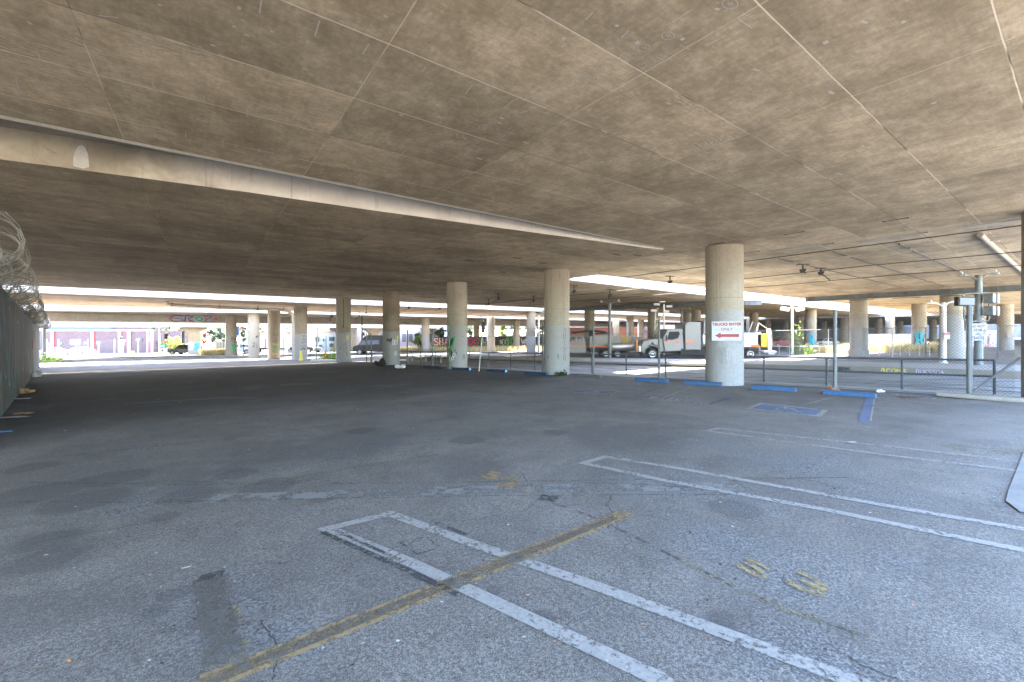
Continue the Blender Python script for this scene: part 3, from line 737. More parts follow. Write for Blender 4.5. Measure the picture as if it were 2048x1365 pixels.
# ------------------------------------------------------------------ columns
RC = .61
def column(px, Y, label, paint=None, ph=2.2, r=RC, mat=None, group=None, square=False, ztop=None, flare=False, name='concrete_column', xy=None, plinth=0, ragged=.03):
    x, y = xy if xy else ((px-CX)/F*Y, Y)
    z0 = gz(x, y); zt = EH+(ztop if ztop is not None else soffit_at(x, y))+.03
    t = thing(name, label, 'column', (x, y, z0), group=group)
    H = zt-z0
    m = MB()
    if square:
        a0 = math.atan2(U.y, U.x)
        m.box((0, 0, H/2-.05), (r*2, r*1.7, H+.1), rz=a0); m.build('shaft', mat or M['column'], t)
        if flare:
            m = MB(); hh = 1.1; vs = []
            for zz, k in ((H-hh, 1.01), (H-.35, 1.95), (H-.02, 1.95)):
                for i, j in ((-1, -1), (1, -1), (1, 1), (-1, 1)):
                    p = Matrix.Rotation(a0, 3, 'Z') @ Vector((i*r*k, j*r*.85*(k if k < 1.1 else 1.3), zz)); vs.append(p)
            m.add(vs, [(0, 1, 2, 3), (8, 9, 10, 11)]+[(a*4+i, a*4+(i+1) % 4, a*4+4+(i+1) % 4, a*4+4+i) for a in (0, 1) for i in range(4)])
            m.build('cap', mat or M['column'], t)
        if paint:
            m = MB(); m.box((0, 0, ph/2), (r*2+.008, r*1.7+.008, ph), rz=a0); m.build('painted_base', paint, t)
        return t
    m.lathe([(r, -.15), (r, H*.3), (r, H*.6), (r, H)], (0, 0, 0), 48); m.build('shaft', mat or M['column'], t, smooth=True)
    if Y < 50:
        m = MB()
        for hh in (H*.62,) if paint else (H*.5,): m.lathe([(r+.0015, hh-.006), (r+.0025, hh), (r+.0015, hh+.006)], (0, 0, 0), 48, cap=False)
        a_ = math.atan2(-y, -x)+(.55 if int(px) % 2 else -.4)
        m.bar((math.cos(a_)*(r+.001), math.sin(a_)*(r+.001), .02), (math.cos(a_)*(r+.001), math.sin(a_)*(r+.001), H-.04), .006, .008)
        m.build('form_seam', M['colseam'], t)
    if plinth:
        m = MB(); m.lathe([(r+.09, -.1), (r+.09, plinth), (r+.06, plinth+.03)], (0, 0, 0), 48); m.build('plinth', paint or M['column'], t, smooth=True)
    if paint:
        m = MB(); n = 64; vs = []
        rr = random.Random(int(px*7)); ph0 = [ph+rr.uniform(-ragged, ragged)*.5+math.sin(k/n*2*math.pi+rr.random())*ragged for k in range(n)]
        for k in range(n):
            a = 2*math.pi*k/n
            vs += [((r+.004)*math.cos(a), (r+.004)*math.sin(a), -.05), ((r+.004)*math.cos(a), (r+.004)*math.sin(a), ph0[k])]
        m.add(vs, [(2*k, 2*((k+1) % n), 2*((k+1) % n)+1, 2*k+1) for k in range(n)])
        m.build('painted_base', paint, t, smooth=True)
    return t
def tagset(t, items, r=RC, toward=None, lift=.009):
    """items: (name, material, [strokes], width | None for filled outlines)"""
    cx, cy = t.location.x, t.location.y
    a0 = math.atan2(-cy, -cx)
    mp = lambda u, z, lf=0.0: Vector((math.cos(a0+u/r)*(r+lf), math.sin(a0+u/r)*(r+lf), z))
    for k, (mat, strokes, w) in enumerate(items):
        m = MB(); lf = lift+.002*k
        if w is None:
            for p in strokes: blob(m, p, mp, lf)
        else: ribbon(m, strokes, w, mp, lf)
        m.build('graffiti', M[mat], t)
def scribble(rr, x, y, w, h, n):
    p = []
    for i in range(n): p.append((x+w*i/(n-1)+rr.uniform(-.1, .1)*w, y+rr.uniform(0, 1)*h))
    return p

near = [
 (1448.5, 15.0, M['colpaint'], 2.63, 'thick round column carrying the red and white trucks sign'),
 (1113.5, 20.4, M['colpaint'], 2.38, 'round column with a sprayed vertical tag ending in a small ring'),
 (914.5, 25.6, M['colpaint'], 2.55, 'round column with bright green and black graffiti on its left side'),
 (782.5, 31.2, M['colpaint'], 2.45, 'soot-stained round column with a black and white outline tag'),
 (687.0, 36.7, M['colpaint_blue'], 2.55, 'round column with a pale repainted hump and a faint yellow splash')]
cols = []
for i, (px, Y, pm, ph, lb) in enumerate(near):
    cols.append(column(px, Y, lb, pm, ph, mat=M['column_stain'] if i == 3 else M['column']))
c1, c2, c3, c4, c5 = cols
# the stroke mapping turns clockwise seen from above, so u runs to the viewer's right
tagset(c1, [('spraygrey', [[(-.18+.05*i, 1.35+R.uniform(-.06, .05)), (-.18+.05*i+R.uniform(-.02, .02), .85+R.uniform(-.12, .2))] for i in range(5)], .008),
            ('lilac', [[(.10+.05*i, 1.3+R.uniform(-.06, .05)), (.10+.05*i, .8+R.uniform(-.1, .25))] for i in range(6)], .007),
            ('spraygrey', [[(.5, 1.62), (.58, 1.7), (.7, 1.66)], [(.45, 1.45), (.62, 1.5), (.72, 1.58)]], .012)])
tagset(c2, [('spraygrey', letters('UI20', .30, 1.72, .16, .25, .35, True)+[[(.08, 1.0), (.10, .72)], [(.03, 1.0), (.03, .8)]], .028),
            ('sprayblack', [[(-.45, .92), (-.42, .86), (-.43, .8)]], .035),
            ('colpaint_dk', [[(.33, 2.05), (.45, 2.0), (.5, 2.12), (.44, 2.25), (.35, 2.2)]], None)])
tagset(c3, [('sprayolive', [[(-.93, .3), (-.55, .1), (-.5, .8), (-.36, 1.1), (-.44, 1.45), (-.8, 1.6), (-.93, 1.2)]], None),
            ('spraygreen', [[(-.56, 1.28), (-.45, 1.75), (-.08, 2.0), (-.22, 1.6), (-.3, 1.25)], [(-.9, 2.25), (-.55, 2.2), (-.5, 2.75), (-.62, 2.5), (-.7, 2.2)]], None),
            ('sprayblack', [[(-.5, 1.36), (-.42, 1.72), (-.22, 1.86), (-.33, 1.45)], [(-.42, .8), (-.3, .72), (-.28, 1.02), (-.38, 1.1)]], None),
            ('spraywhite', [[(-.75, 2.7), (-.55, 2.4), (-.72, 2.1), (-.56, 1.9), (-.5, 1.5), (-.62, 1.2)], [(-.2, .72), (-.12, .85), (-.2, .95), (-.28, .84), (-.2, .72)], [(-.3, .55), (-.22, .65), (-.26, .78), (-.36, .66), (-.3, .55)], [(-.6, 1.0), (-.48, .5), (-.4, .2)]], .03),
            ('sprayblack', [[(-.2, 1.15), (-.1, 1.1), (-.02, .9)], [(-.5, .45), (-.3, .12)]], .035),
            ('spraygrey', [[(.32, .55), (.36, .9), (.42, .6), (.46, .88), (.5, .55)], [(.3, 1.95), (.45, 1.97)]], .03)])
tagset(c4, [('sprayblack', [[(-.36, 1.9), (-.3, 1.75), (-.22, 1.95), (-.18, 1.72), (-.08, 1.9), (-.1, 1.62), (.0, 1.98), (.02, 1.55)], [(-.1, 1.74), (.02, 1.76)]], .055),
            ('spraywhite', [[(.12, 1.85), (.05, 1.65), (.15, 1.45), (.2, 1.7), (.12, 1.85)], [(.28, 1.85), (.22, 1.65), (.3, 1.45), (.36, 1.7), (.28, 1.85)], [(.42, 1.8), (.5, 1.45)], [(.52, 1.85), (.42, 1.6)], [(.3, 1.0), (.25, .8), (.35, .7), (.4, .9), (.3, 1.0)]], .03),
            ('sprayyel', [[(.42, 2.0), (.5, 2.15), (.58, 2.1), (.55, 1.85), (.46, 1.8)]], None)])
tagset(c5, [('colpaint_tan', [[(-.22, 2.5), (-.2, 2.72), (-.02, 2.86), (.17, 2.76), (.22, 2.5)]], None),
            ('sprayyel', [[(.22, 2.05), (.3, 2.35), (.42, 2.2), (.4, 1.95), (.3, 1.85)]], None),
            ('spraygreen', [[(-.28, 1.1), (-.24, 1.32), (-.2, 1.28), (-.21, 1.08)]], None),
            ('sprayblack', [[(.05, .85), (.02, 1.3), (.12, 1.6), (.22, 1.5), (.16, 1.2), (.1, 1.1)], [(.2, 1.25), (.3, 1.2), (.24, .95), (.36, .5)], [(.16, .9), (.3, .6), (.4, .75)]], .02)])
m = MB(); mp5 = cyl_map(c5.location.x, c5.location.y, RC, 0, (0, 0)); ribbon(m, [[(.0, 5.4), (.02, 4.2), (.0, 2.9)]], .05, mp5, .006); m.build('rust_streak', M['sprayblack'], c5)
column(0, 0, 'round column cut by the right edge, with peeling grey paint', M['colpaint'], 3.3, xy=(13.35, 10.3), mat=M['column_stain'])
column(0, 0, 'round column behind the viewer in the near row', M['colpaint'], 2.5, xy=(18.4, 5.3))

far = [  # px centre, depth, label, paint, paint height, extras
 (601, 42.3, 'round column wrapped by a drain pipe, with a column of small black tags', M['colpaint_blue'], 2.6, {}),
 (548, 46.0, 'beige-painted round column with yellow and green scribbles', M['colpaint_tan'], 2.5, {}),
 (507.5, 51.0, 'round column with a bold dark figure sprayed at chest height', M['colpaint_tan'], 2.8, {}),
 (462.5, 56.5, 'round column with green paint splash, beside the dry grass', M['colpaint_tan'], 2.4, {'plinth': .55}),
 (982, 65.0, 'slim round column just right of the black pole sign', M['colpaint_tan'], 2.8, {}),
 (1062, 56.0, 'round column beside the white double street lamp', M['colpaint_blue'], 2.4, {}),
 (1033, 78.0, 'round column standing in front of the graffiti wall', M['colpaint_tan'], 2.2, {}),
 (851, 66.0, 'round column with bushes growing round its foot', M['colpaint'], 2.5, {}),
 (953, 86.0, 'thin distant column left of the slim round column', M['colpaint'], 2.2, {}),
 (1179, 51.0, 'round column rising behind the bed of the crew cab truck', M['colpaint_blue'], 2.3, {}),
 (1260, 72.0, 'round column with a pale pipe bending down beside it', M['colpaint_blue'], 2.3, {}),
 (1232, 84.0, 'distant brown column seen over the end of the truck bed', None, 0, {}),
 (1282, 84.0, 'distant brown column left of the parked work truck bonnet', None, 0, {}),
 (1306, 49.0, 'round dark column rising behind the parked work truck bonnet', M['colpaint_dk'], 2.0, {}),
 (1373, 64.0, 'round column behind the sleeper box of the work truck', None, 0, {}),
 (1392, 58.0, 'broad round column right of the tilted truck panel', None, 0, {}),
 (1717.5, 35.2, 'stout round column with a tan repaired area and a plinth', M['colpaint'], 2.3, {'plinth': .5}),
 (1838, 45.5, 'round column bearing a big turquoise figure', M['colpaint'], 2.3, {}),
 (1622, 56.0, 'round column bearing a turquoise and black figure beside an orange one', M['colpaint'], 2.4, {}),
 (1903, 30.2, 'wide round column behind the grey double street lamp', M['colpaint'], 3.1, {'plinth': .9}),
 (2011, 46.0, 'round column with a small grey patch near the right edge', M['colpaint'], 1.6, {}),
 (1960, 62.0, 'round column between the signal boxes and the red graffiti', M['colpaint'], 1.6, {}),
 (1508, 66.0, 'brown round column just right of the trucks sign', None, 0, {}),
 (1499, 86.0, 'thin brown column half hidden by the trucks sign column', None, 0, {}),
 (1600, 82.0, 'brown column close behind the turquoise figure column', None, 0, {}),
 (1572, 100.0, 'shaded column left of the floodlight mast', None, 0, {}),
 (1536, 100.0, 'shaded column above the white pickup', None, 0, {}),
 (1689, 80.0, 'shaded brown column left of the stout plinth column', None, 0, {}),
 (1648, 110.0, 'small shaded column between the turquoise figure and the fence post', None, 0, {}),
 (1757, 84.0, 'shaded column right of the stout plinth column', None, 0, {}),
 (1780, 70.0, 'shaded grey column left of the big turquoise figure', None, 0, {}),
 (1800, 105.0, 'small shaded column just left of the big turquoise figure', None, 0, {}),
 (1866, 90.0, 'shaded column right of the big turquoise figure', None, 0, {}),
 (1932, 80.0, 'shaded column partly behind the left signal box', None, 0, {}),
]
FC = {}
for px, Y, lb, pm, ph, ex in far:
    FC[px] = column(px, Y, lb, pm, ph, **ex)
rr = random.Random(3)
tagset(FC[601], [('sprayblack', [scribble(rr, .12, 2.3-.33*i, .42, .22, 6) for i in range(5)]+[scribble(rr, .0, .95, .45, .3, 7)], .035)])
tagset(FC[548], [('sprayblack', [scribble(rr, .2, 2.5, .3, .35, 5), scribble(rr, .0, 1.9, .5, .15, 8)], .03),
                 ('sprayyel', [scribble(rr, -.2, 1.45, .5, .3, 7), scribble(rr, -.15, .45, .4, .3, 6)], .04), ('spraygreen', [scribble(rr, .0, 1.1, .5, .25, 9)], .09)])
tagset(FC[507.5], [('sprayblack', [scribble(rr, .2, 2.3, .25, .8, 7), [(-.1, 1.75), (.05, 1.8), (.08, 1.6), (-.1, 1.35), (.12, 1.32)]], .07), ('spraygrey', [[(.25, 1.7), (.3, 1.1)], [(.33, 1.7), (.36, 1.2)]], .04)])
tagset(FC[462.5], [('sprayblack', letters('BU', .0, 2.2, .25, .4, .1)+[scribble(rr, .0, 1.95, .45, .1, 6)], .05), ('spraygreen', [[(-.02, 1.6), (.25, 1.7), (.4, 1.2), (.38, .3), (.25, .2), (.2, .9), (.02, 1.3)]], None)])
tagset(FC[1838], [('sprayblack', [[(-.5, 1.85), (.5, 1.85), (.36, 1.2), (.55, .3), (-.45, .28), (-.5, .7), (-.34, 1.15)]], None),
                  ('cyan', [[(-.42, 1.95), (.44, 1.95), (.28, 1.15), (.5, .42), (-.36, .42), (-.26, 1.15)]], None), ('sprayblack', [[(.06, 1.9), (.0, 1.6), (.06, 1.3)], [(.04, 1.1), (.14, .7), (.16, .4)]], .09)])
tagset(FC[1622], [('cyan', [[(-.3, 2.0), (.3, 2.0), (.36, 1.3), (.66, .3), (.45, .15), (-.34, .15), (-.22, 1.0)]], None),
                  ('sprayblack', [[(.02, 1.85), (.12, 1.5), (.0, 1.35)], [(.0, 1.15), (.14, .8), (.2, .2)], [(.42, 1.5), (.5, 1.0), (.72, .5)]], .07),
                  ('sprayorange', [[(-.92, 1.7), (-.5, 1.75), (-.48, 1.0), (-.9, .9)]], None)])
tagset(FC[1717.5], [('colpaint_tan', [[(-.5, 2.2), (-.42, 2.75), (-.2, 3.0), (.45, 3.05), (.5, 2.4), (.3, 2.25)]], None)])
tagset(FC[1062], [('spraygrey', [scribble(rr, -.1, 2.5, .4, .8, 8)], .04)])
m = MB(); m.box((-.1, -.66, 1.55), (1.0, .03, .5)); m.build('repair_patch', M['colpaint_dk'], FC[2011])
# square flared piers
column(389.5, 68.0, 'square grey pier with a flared head and blue bubble lettering', M['colpaint_blue'], 2.1, r=.85, square=True, flare=True, ztop=.78)
sp = [o for o in col.objects if o.get('label', '').startswith('square grey pier')][0]
column(746.5, 86.0, 'square pale pier with a flared head above the dark van', M['colpaint_blue'], 1.6, r=.85, square=True, flare=True, ztop=.78)
a0 = math.atan2(U.y, U.x)
fr = lambda u, z, lf=0.0: Matrix.Rotation(a0, 3, 'Z') @ Vector((u, -(.85*.85+.004+lf+.01), z))
m = MB(); blob(m, [(-.1, .75), (.0, 1.9), (.55, 2.0), (.7, 1.2), (.5, .7)], fr, 0); m.build('graffiti', M['skyb'], sp)
m = MB(); ribbon(m, [[(.4, 1.7), (.15, 1.75), (.1, 1.5), (.35, 1.3), (.3, 1.0), (.0, 1.0)], [(.5, 1.6), (.6, 1.9)]], .06, fr, .006); m.build('graffiti', M['sprayblack'], sp)
m = MB(); ribbon(m, [[(-.75, 1.0), (-.4, .9), (-.3, 1.3), (-.45, 1.6), (-.3, 1.9), (-.5, 2.1), (-.7, 1.8)]], .1, fr, .004); m.build('graffiti', M['spraywhite'], sp)

# lettering on the cross beam of the fourth deck, chalk on the first
A = SV(-60, 72.5); B = SV(95, 69.2); D1 = (B-A).normalized(); nB = Vector((D1.y, -D1.x, 0))
def beam_pt(px, py):
    x = (px-CX)/F; t0 = (A.x-x*A.y)/(x*D1.y-D1.x); p = A+D1*t0; return p
p0 = beam_pt(387, 634); kx = p0.y/F
bm_ = lambda u, z, lf=0.0: beam_pt(387+u, 0)+nB*(.02+lf)+Vector((0, 0, EH+z))-oD
sc_ = lambda a, b: (337+a*98-387, 1.32+b*.84)
def gbl(mat, polys, w, lf):
    m = MB()
    for q in polys:
        pts = [sc_(*p) for p in q]
        if w is None:
            n = smooth(pts+[pts[0]], 4)
            vs = [bm_(u, z, lf) for u, z in n[:-1]]
            tri = geometry.tessellate_polygon([[Vector((u, z*30, 0)) for u, z in n[:-1]]]); m.add(vs, [tuple(t) for t in tri])
        else:
            pts = smooth(pts, 4)
            for (u1, z1), (u2, z2) in zip(pts, pts[1:]):
                a = bm_(u1, z1, lf); b = bm_(u2, z2, lf); m.bar(a, b, w, w)
    m.build('graffiti', M[mat], dD)
gbl('lilac', [[(.05, .55), (.12, .98), (.3, .98), (.33, .75), (.3, .1), (.14, .05)], [(.34, .05), (.33, .95), (.5, .98), (.56, .6), (.52, .05)], [(.7, .95), (.9, .98), (.84, .55), (.94, .05), (.72, .05)]], None, .0)
gbl('mint', [[(.52, .5), (.57, .95), (.68, .98), (.72, .5), (.66, .06), (.56, .06)]], None, .02)
gbl('pink', [[(0, .4), (.03, .75), (.07, .5), (.05, .25)], [(.4, .02), (.44, .35), (.5, .04)], [(.92, .5), (.98, .75), (1.0, .5), (.97, .35)], [(.73, .6), (.8, .75), (.76, .45)]], None, .03)
gbl('sprayblack', [[(.3, .9), (.12, .97), (.06, .6), (.25, .5), (.3, .2), (.12, .06), (.06, .3)], [(.34, .05), (.36, .95), (.5, .85), (.4, .5), (.52, .05)], [(.62, .2), (.56, .5), (.6, .8), (.68, .7), (.68, .35), (.62, .2)], [(.72, .95), (.88, .95), (.74, .1), (.94, .1)]], .07, .05)
ck = MB(); rr = random.Random(11)
def chalk_bar(px, py, px2, py2, w=.012):
    a = S(px, py, ZA-.004)-oA; b = S(px2, py2, ZA-.004)-oA; d = (b-a).normalized(); n_ = Vector((-d.y, d.x, 0))*w/2
    ck.quad(a+n_, b+n_, b-n_, a-n_)
for q in [(523, 0, 519, 27), (639, 42, 630, 72), (75, 104, 82, 122), (156, 125, 164, 139), (238, 146, 245, 166), (304, 165, 311, 182), (408, 192, 408, 207), (495, 218, 494, 233),
          (577, 238, 573, 251), (285, 247, 289, 259), (371, 266, 372, 276), (446, 282, 446, 292), (520, 297, 517, 306), (582, 309, 579, 322), (651, 323, 641, 333), (31, 150, 39, 198), (8, 166, 36, 192),
          (738, 88, 725, 109), (852, 134, 843, 144), (944, 172, 930, 188), (1026, 202, 1008, 217), (1382, 20, 1345, 45), (1186, 25, 1172, 40), (1257, 62, 1243, 75), (1040, 227, 1079, 212), (810, 302, 802, 311), (938, 335, 925, 343), (700, 336, 696, 344), (370, 82, 407, 98), (196, 31, 236, 36), (1475, 38, 1504, 57), (1410, 92, 1452, 72), (1660, 230, 1715, 214)]:
    chalk_bar(*q)
for cx_, cy_, rr_ in [(1336, 72, 13), (1288, 96, 12), (1250, 114, 11), (1207, 134, 12), (1171, 153, 10), (1137, 169, 9), (1108, 182, 10), (1074, 195, 10), (1011, 232, 9), (985, 243, 8), (965, 254, 8), (920, 272, 8), (898, 283, 8), (879, 292, 7), (859, 301, 6), (1460, 8, 16)]:
    for i in range(10):
        a, b = i*.628, (i+1)*.628
        chalk_bar(cx_+rr_*math.cos(a), cy_+rr_*.62*math.sin(a), cx_+rr_*math.cos(b), cy_+rr_*.62*math.sin(b), .007)
    chalk_bar(cx_-4, cy_-2, cx_+1, cy_+3, .007); chalk_bar(cx_+2, cy_-3, cx_+5, cy_+2, .007)
    chalk_bar(cx_+24, cy_+18, cx_+44, cy_+28, .007); chalk_bar(cx_+32, cy_+16, cx_+40, cy_+12, .007); chalk_bar(cx_+36, cy_+22, cx_+46, cy_+16, .007)
for i in range(70):
    px = rr.uniform(20, 1900); py = rr.uniform(5, 300+px*.08)
    chalk_bar(px, py, px+rr.uniform(3, 12), py+rr.uniform(1, 5), rr.uniform(.02, .05))
ck.build('chalk_marks', M['chalk'], dA)
# recessed deck hatches and slots near the seam
m = MB(); m2 = MB()
for px, py in [(1589, 467), (1791, 440), (1832, 468), (1649, 489), (1504, 505), (1432, 488), (1040, 0)]:
    if py == 0: continue
    m = MB(); p = S(px, py, ZA-.006)-oA; m.box(p, (.05, .42, .008), rz=math.atan2(V.y, V.x)-math.pi/2)
    for e in (-.24, .24): m.box(p+Vector((V.x, V.y, 0))*e, (.09, .05, .012), rz=math.atan2(V.y, V.x)-math.pi/2)
    m.build('drain_slot', M['sprayblack'], dA)
for px, py in [(1775, 478), (1595, 497), (2010, 446)]:
    m2 = MB(); p = S(px, py, ZA-.008)-oA; m2.box(p, (.5, 1.5, .012), rz=math.atan2(V.y, V.x)-math.pi/2); m2.build('access_hatch', M['fascia_brown'], dA)
m = MB(); a = SV(18.6, -.9, EH+ZA-.012)-oA; b = SV(18.6, 15.2, EH+ZA-.012)-oA; m.bar(a, b, .05, .02); m.build('joint_seam', M['sprayblack'], dA)
for px, py in [(1006, 545), (870, 543), (850, 556), (1235, 510), (1035, 517), (940, 522), (1085, 527), (1275, 511)]:
    m = MB(); p = S(px, py, ZB-.006)-oB; m.box(p, (.4, .12, .008), rz=.6); m.build('drain_slot', M['sprayblack'], dB)
# pale ground added behind the viewer to bounce sunlight up to the soffits
bounce_mat = concrete('bounce_concrete', (.66, .58, .47), .08, 0)
strip('bounce_ground', [SV(-60, -3.2), SV(0, -3.2), SV(100, -3.2)], [SV(-60, -60), SV(0, -60), SV(100, -60)], bounce_mat, .008)

# ================================================================== FENCES, RAILING, STOPS
def mesh_panel(m, a, b, z0, z1, pitch=.06, r=.0022, gzf=True):
    """diamond wire netting between two ground points"""
    a = Vector(a); b = Vector(b); L = (b-a).xy.length; d = (b-a)/L; d.z = 0; Hh = z1-z0
    nn = Vector((-d.y, d.x, 0))
    def pt(u, z): p = a+d*u; return Vector((p.x, p.y, gz(p.x, p.y)+z))
    def wire(u0, za, u1, zb, o):
        p, q = pt(u0, za)+nn*o, pt(u1, zb)+nn*o
        t = (q-p).normalized(); s_ = t.cross(nn)*r
        vs = [p+nn*r*1.2, p+s_-nn*r*.6, p-s_-nn*r*.6, q+nn*r*1.2, q+s_-nn*r*.6, q-s_-nn*r*.6]
        m.add(vs, [(0, 1, 4, 3), (1, 2, 5, 4), (2, 0, 3, 5)])
    n = int((L+Hh)/pitch)
    for i in range(n):
        u = -Hh+i*pitch
        ua, za, ub, zb = u, z0, u+Hh, z1
        if ua < 0: za = z0-ua; ua = 0
        if ub > L: zb = z1-(ub-L); ub = L
        if zb > za: 
            wire(ua, za, ub, zb, .002); wire(L-ua, za, L-ub, zb, -.002)
def w_of(px, n):
    """row coordinate W of the point seen at column px on the line N = n"""
    x = (px-CX)/F; p = C1+N*n
    w = (x*p.y-p.x)/(W.x-x*W.y); return w
# near chain-link fence along the pier row
fence = thing('chain_link_fence', 'grey chain link fence with tall posts between the parking lot and the tram tracks', 'fence', RW(0, .75))
fo = fence.location.copy()
m = MB()
mesh_panel(m, RW(w_of(2030, .75), .75), RW(w_of(1141, .75), .75), .06, 2.32, .085, .0034)
mesh_panel(m, RW(w_of(1141, .75), .75), RW(w_of(1052, .75), .75), .06, 2.32, .085, .0034)
m.v = [tuple(Vector(p)-fo) for p in m.v]; m.build('chain_link_mesh', M['wire'], fence)
for px, h, r in [(1939, 2.40, .058), (1670, 2.45, .052), (1318, 2.42, .045), (1187, 2.4, .042), (1085.5, 2.5, .045), (865, 2.5, .05), (815, 2.5, .05), (773, 2.4, .045), (742, 2.4, .045), (733, 2.4, .045), (690, 2.3, .04), (652, 2.3, .04), (633, 2.3, .04), (607, 2.3, .05), (567, 2.3, .05), (531, 2.3, .05)]:
    p = RW(w_of(px, .72), .72)-fo; m = MB()
    m.lathe([(r, -.1), (r, h*.6), (r, h), (r*.7, h+.03)], p, 14)
    m.build('post', M['steel'] if px > 1100 else M['girder'], fence, smooth=True)
m = MB(); a = RW(w_of(1940, .72), .72)-fo+Vector((0, 0, .05)); b = RW(w_of(2040, .72), .72)-fo+Vector((0, 0, 1.05)); m.tube([a, b], .03, 10); m.build('brace', M['steel'], fence, smooth=True)
m = MB(); a = RW(w_of(2038, .75), .75)-fo+Vector((0, 0, .03)); b = RW(w_of(1300, .75), .75)-fo+Vector((0, 0, .03)); m.tube([a, b], .012, 6); m.build('tension_wire', M['steel'], fence)

# pipe railing beside the tracks
rail = thing('pipe_railing', 'dark two-rail pipe railing running beside the tram tracks', 'railing', RW(0, 1.45))
ro = rail.location.copy()
m = MB()
for w0 in [-6.45+1.85*i for i in range(20)]:
    m = MB(); p = RW(w0, 1.45)-ro; m.lathe([(.032, 0), (.032, .92), (.03, .94)], p, 12)
    m.build('post', M['railp'], rail, smooth=True)
for h in (.94, .50):
    m = MB(); m.tube([RW(-6.45+1.85*i, 1.45, h)-ro for i in range(20)], .03, 10); m.build('rail', M['railp'], rail, smooth=True)
rail2 = thing('pipe_railing', 'pale grey pipe railing between the stained column and the dark van', 'railing', RW(22, 3.4))
ro = rail2.location.copy()
for w0 in range(6):
    m = MB(); m.lathe([(.035, 0), (.035, .98)], RW(19.5+w0*2.0, 3.4)-ro, 10); m.build('post', M['railg'], rail2, smooth=True)
for h in (.98, .5):
    m = MB(); m.tube([RW(19.5+i*2.0, 3.4, h)-ro for i in range(6)], .035, 8); m.build('rail', M['railg'], rail2, smooth=True)

# wheel stops
def wheel_stop(pa, pb, mat, label, group, h=.13, cap=None):
    a = G(*pa); b = G(*pb); c = (a+b)/2; d = (b-a); L = d.length; rz = math.atan2(d.y, d.x)
    t = thing('wheel_stop', label, 'wheel stop', c, rz, group)
    m = MB(); prof = [(-.085, 0), (.085, 0), (.075, h*.6), (.045, h), (-.045, h), (-.075, h*.6)]
    m.prism(prof, -L/2, L/2, 'YZ'); o = m.build('bar', mat, t, bevel=.012)
    if cap:
        m = MB(); m.prism([(x*.98, z*.98+.001) for x, z in prof], L/2-.001, L/2+.012, 'YZ'); m.build('painted_end', cap, t)
    dz = gz(b.x, b.y)-gz(a.x, a.y); t.rotation_euler = (0, -math.atan2(dz, L), rz)
    return t
gs = 'wheel stops along the row of columns'
wheel_stop((1646, 789), (1753, 796.5), M['blue'], 'bright blue wheel stop behind the crumpled rag and tall fence post', gs)
wheel_stop((1504, 778.5), (1593, 784), M['blue'], 'bright blue wheel stop just right of the signed column', gs)
wheel_stop((1369, 769), (1444, 773), M['blue'], 'blue wheel stop at the left foot of the signed column', gs)
wheel_stop((1272, 762.5), (1336, 766.5), M['blue'], 'blue wheel stop in front of a thin fence post, left of the signed column', gs)
wheel_stop((1152, 753.5), (1203, 757), M['greystop'], 'bare grey wheel stop between the blue ones and the tagged column', gs)
wheel_stop((1051, 748.5), (1094, 751), M['bluedark'], 'dark wheel stop with a blue end beside the tagged column', gs, cap=M['blue'])
wheel_stop((975, 743), (1012, 745), M['bluedark'], 'dark wheel stop with a pale end midway between two columns', gs, cap=M['skyb'])
wheel_stop((905, 739.5), (940, 741), M['bluedark'], 'dark wheel stop with a blue end at the foot of the green graffiti column', gs, cap=M['skyb'])
wheel_stop((848, 737), (883, 738.5), M['bluedark'], 'dark low wheel stop left of the green graffiti column', gs)
t = thing('concrete_barrier', 'low white concrete bar lying on the ground left of the pale repainted column', 'barrier', G(652, 724))
m = MB(); m.prism([(-.14, 0), (.14, 0), (.11, .2), (-.11, .2)], -1.3, 1.3, 'YZ'); m.build('bar', M['offwhite'], t, bevel=.02)
t = thing('kerb_stub', 'broken pale concrete kerb piece at the foot of the fence brace', 'kerb piece', G(1985, 801), math.atan2(W.y, W.x))
m = MB()
pr = [(-1.05, -.16), (-.7, -.2), (0, -.17), (.9, -.2), (1.0, .1), (.2, .16), (-.8, .14)]; m.prism(pr, 0, .11, 'XY'); m.build('concrete', M['kerb'], t, bevel=.03)

# ------------------------------------------------------------------ left fence with slats and razor wire
LF = Vector((-12.1, 10.0, 0)); LD = Vector((-.733, .680, 0))
def LP(a, z=0.0, o=0.0):
    p = LF+LD*a+Vector((LD.y, -LD.x, 0))*o; p.z = gz(p.x, p.y)+z; return p
k = NT('fence_slats'); v = k.coord('Object')
wv = k.n('ShaderNodeTexWave'); wv.wave_type = 'BANDS'; wv.bands_direction = 'Z'; wv.inputs['Scale'].default_value = 9.0; wv.inputs['Distortion'].default_value = .3; k.l(v, wv.inputs['Vector'])
base = k.ramp(k.noise(v, .5, 5, .65, .5), [(.35, (.028, .034, .027)), (.5, (.052, .06, .048)), (.68, (.13, .125, .11))])
tl = k.noise(k.coord('Object', loc=(4, 2, 1)), .4, 3, .5)
base = k.mix(k.mr(tl, .52, .64), base, (.02, .10, .105))
cc = k.mix(k.mr(wv.outputs['Fac'], .55, .8), base, (.02, .022, .02)); k.bump(wv.outputs['Fac'], .4, .01)
slat = k.fin(cc, .7)
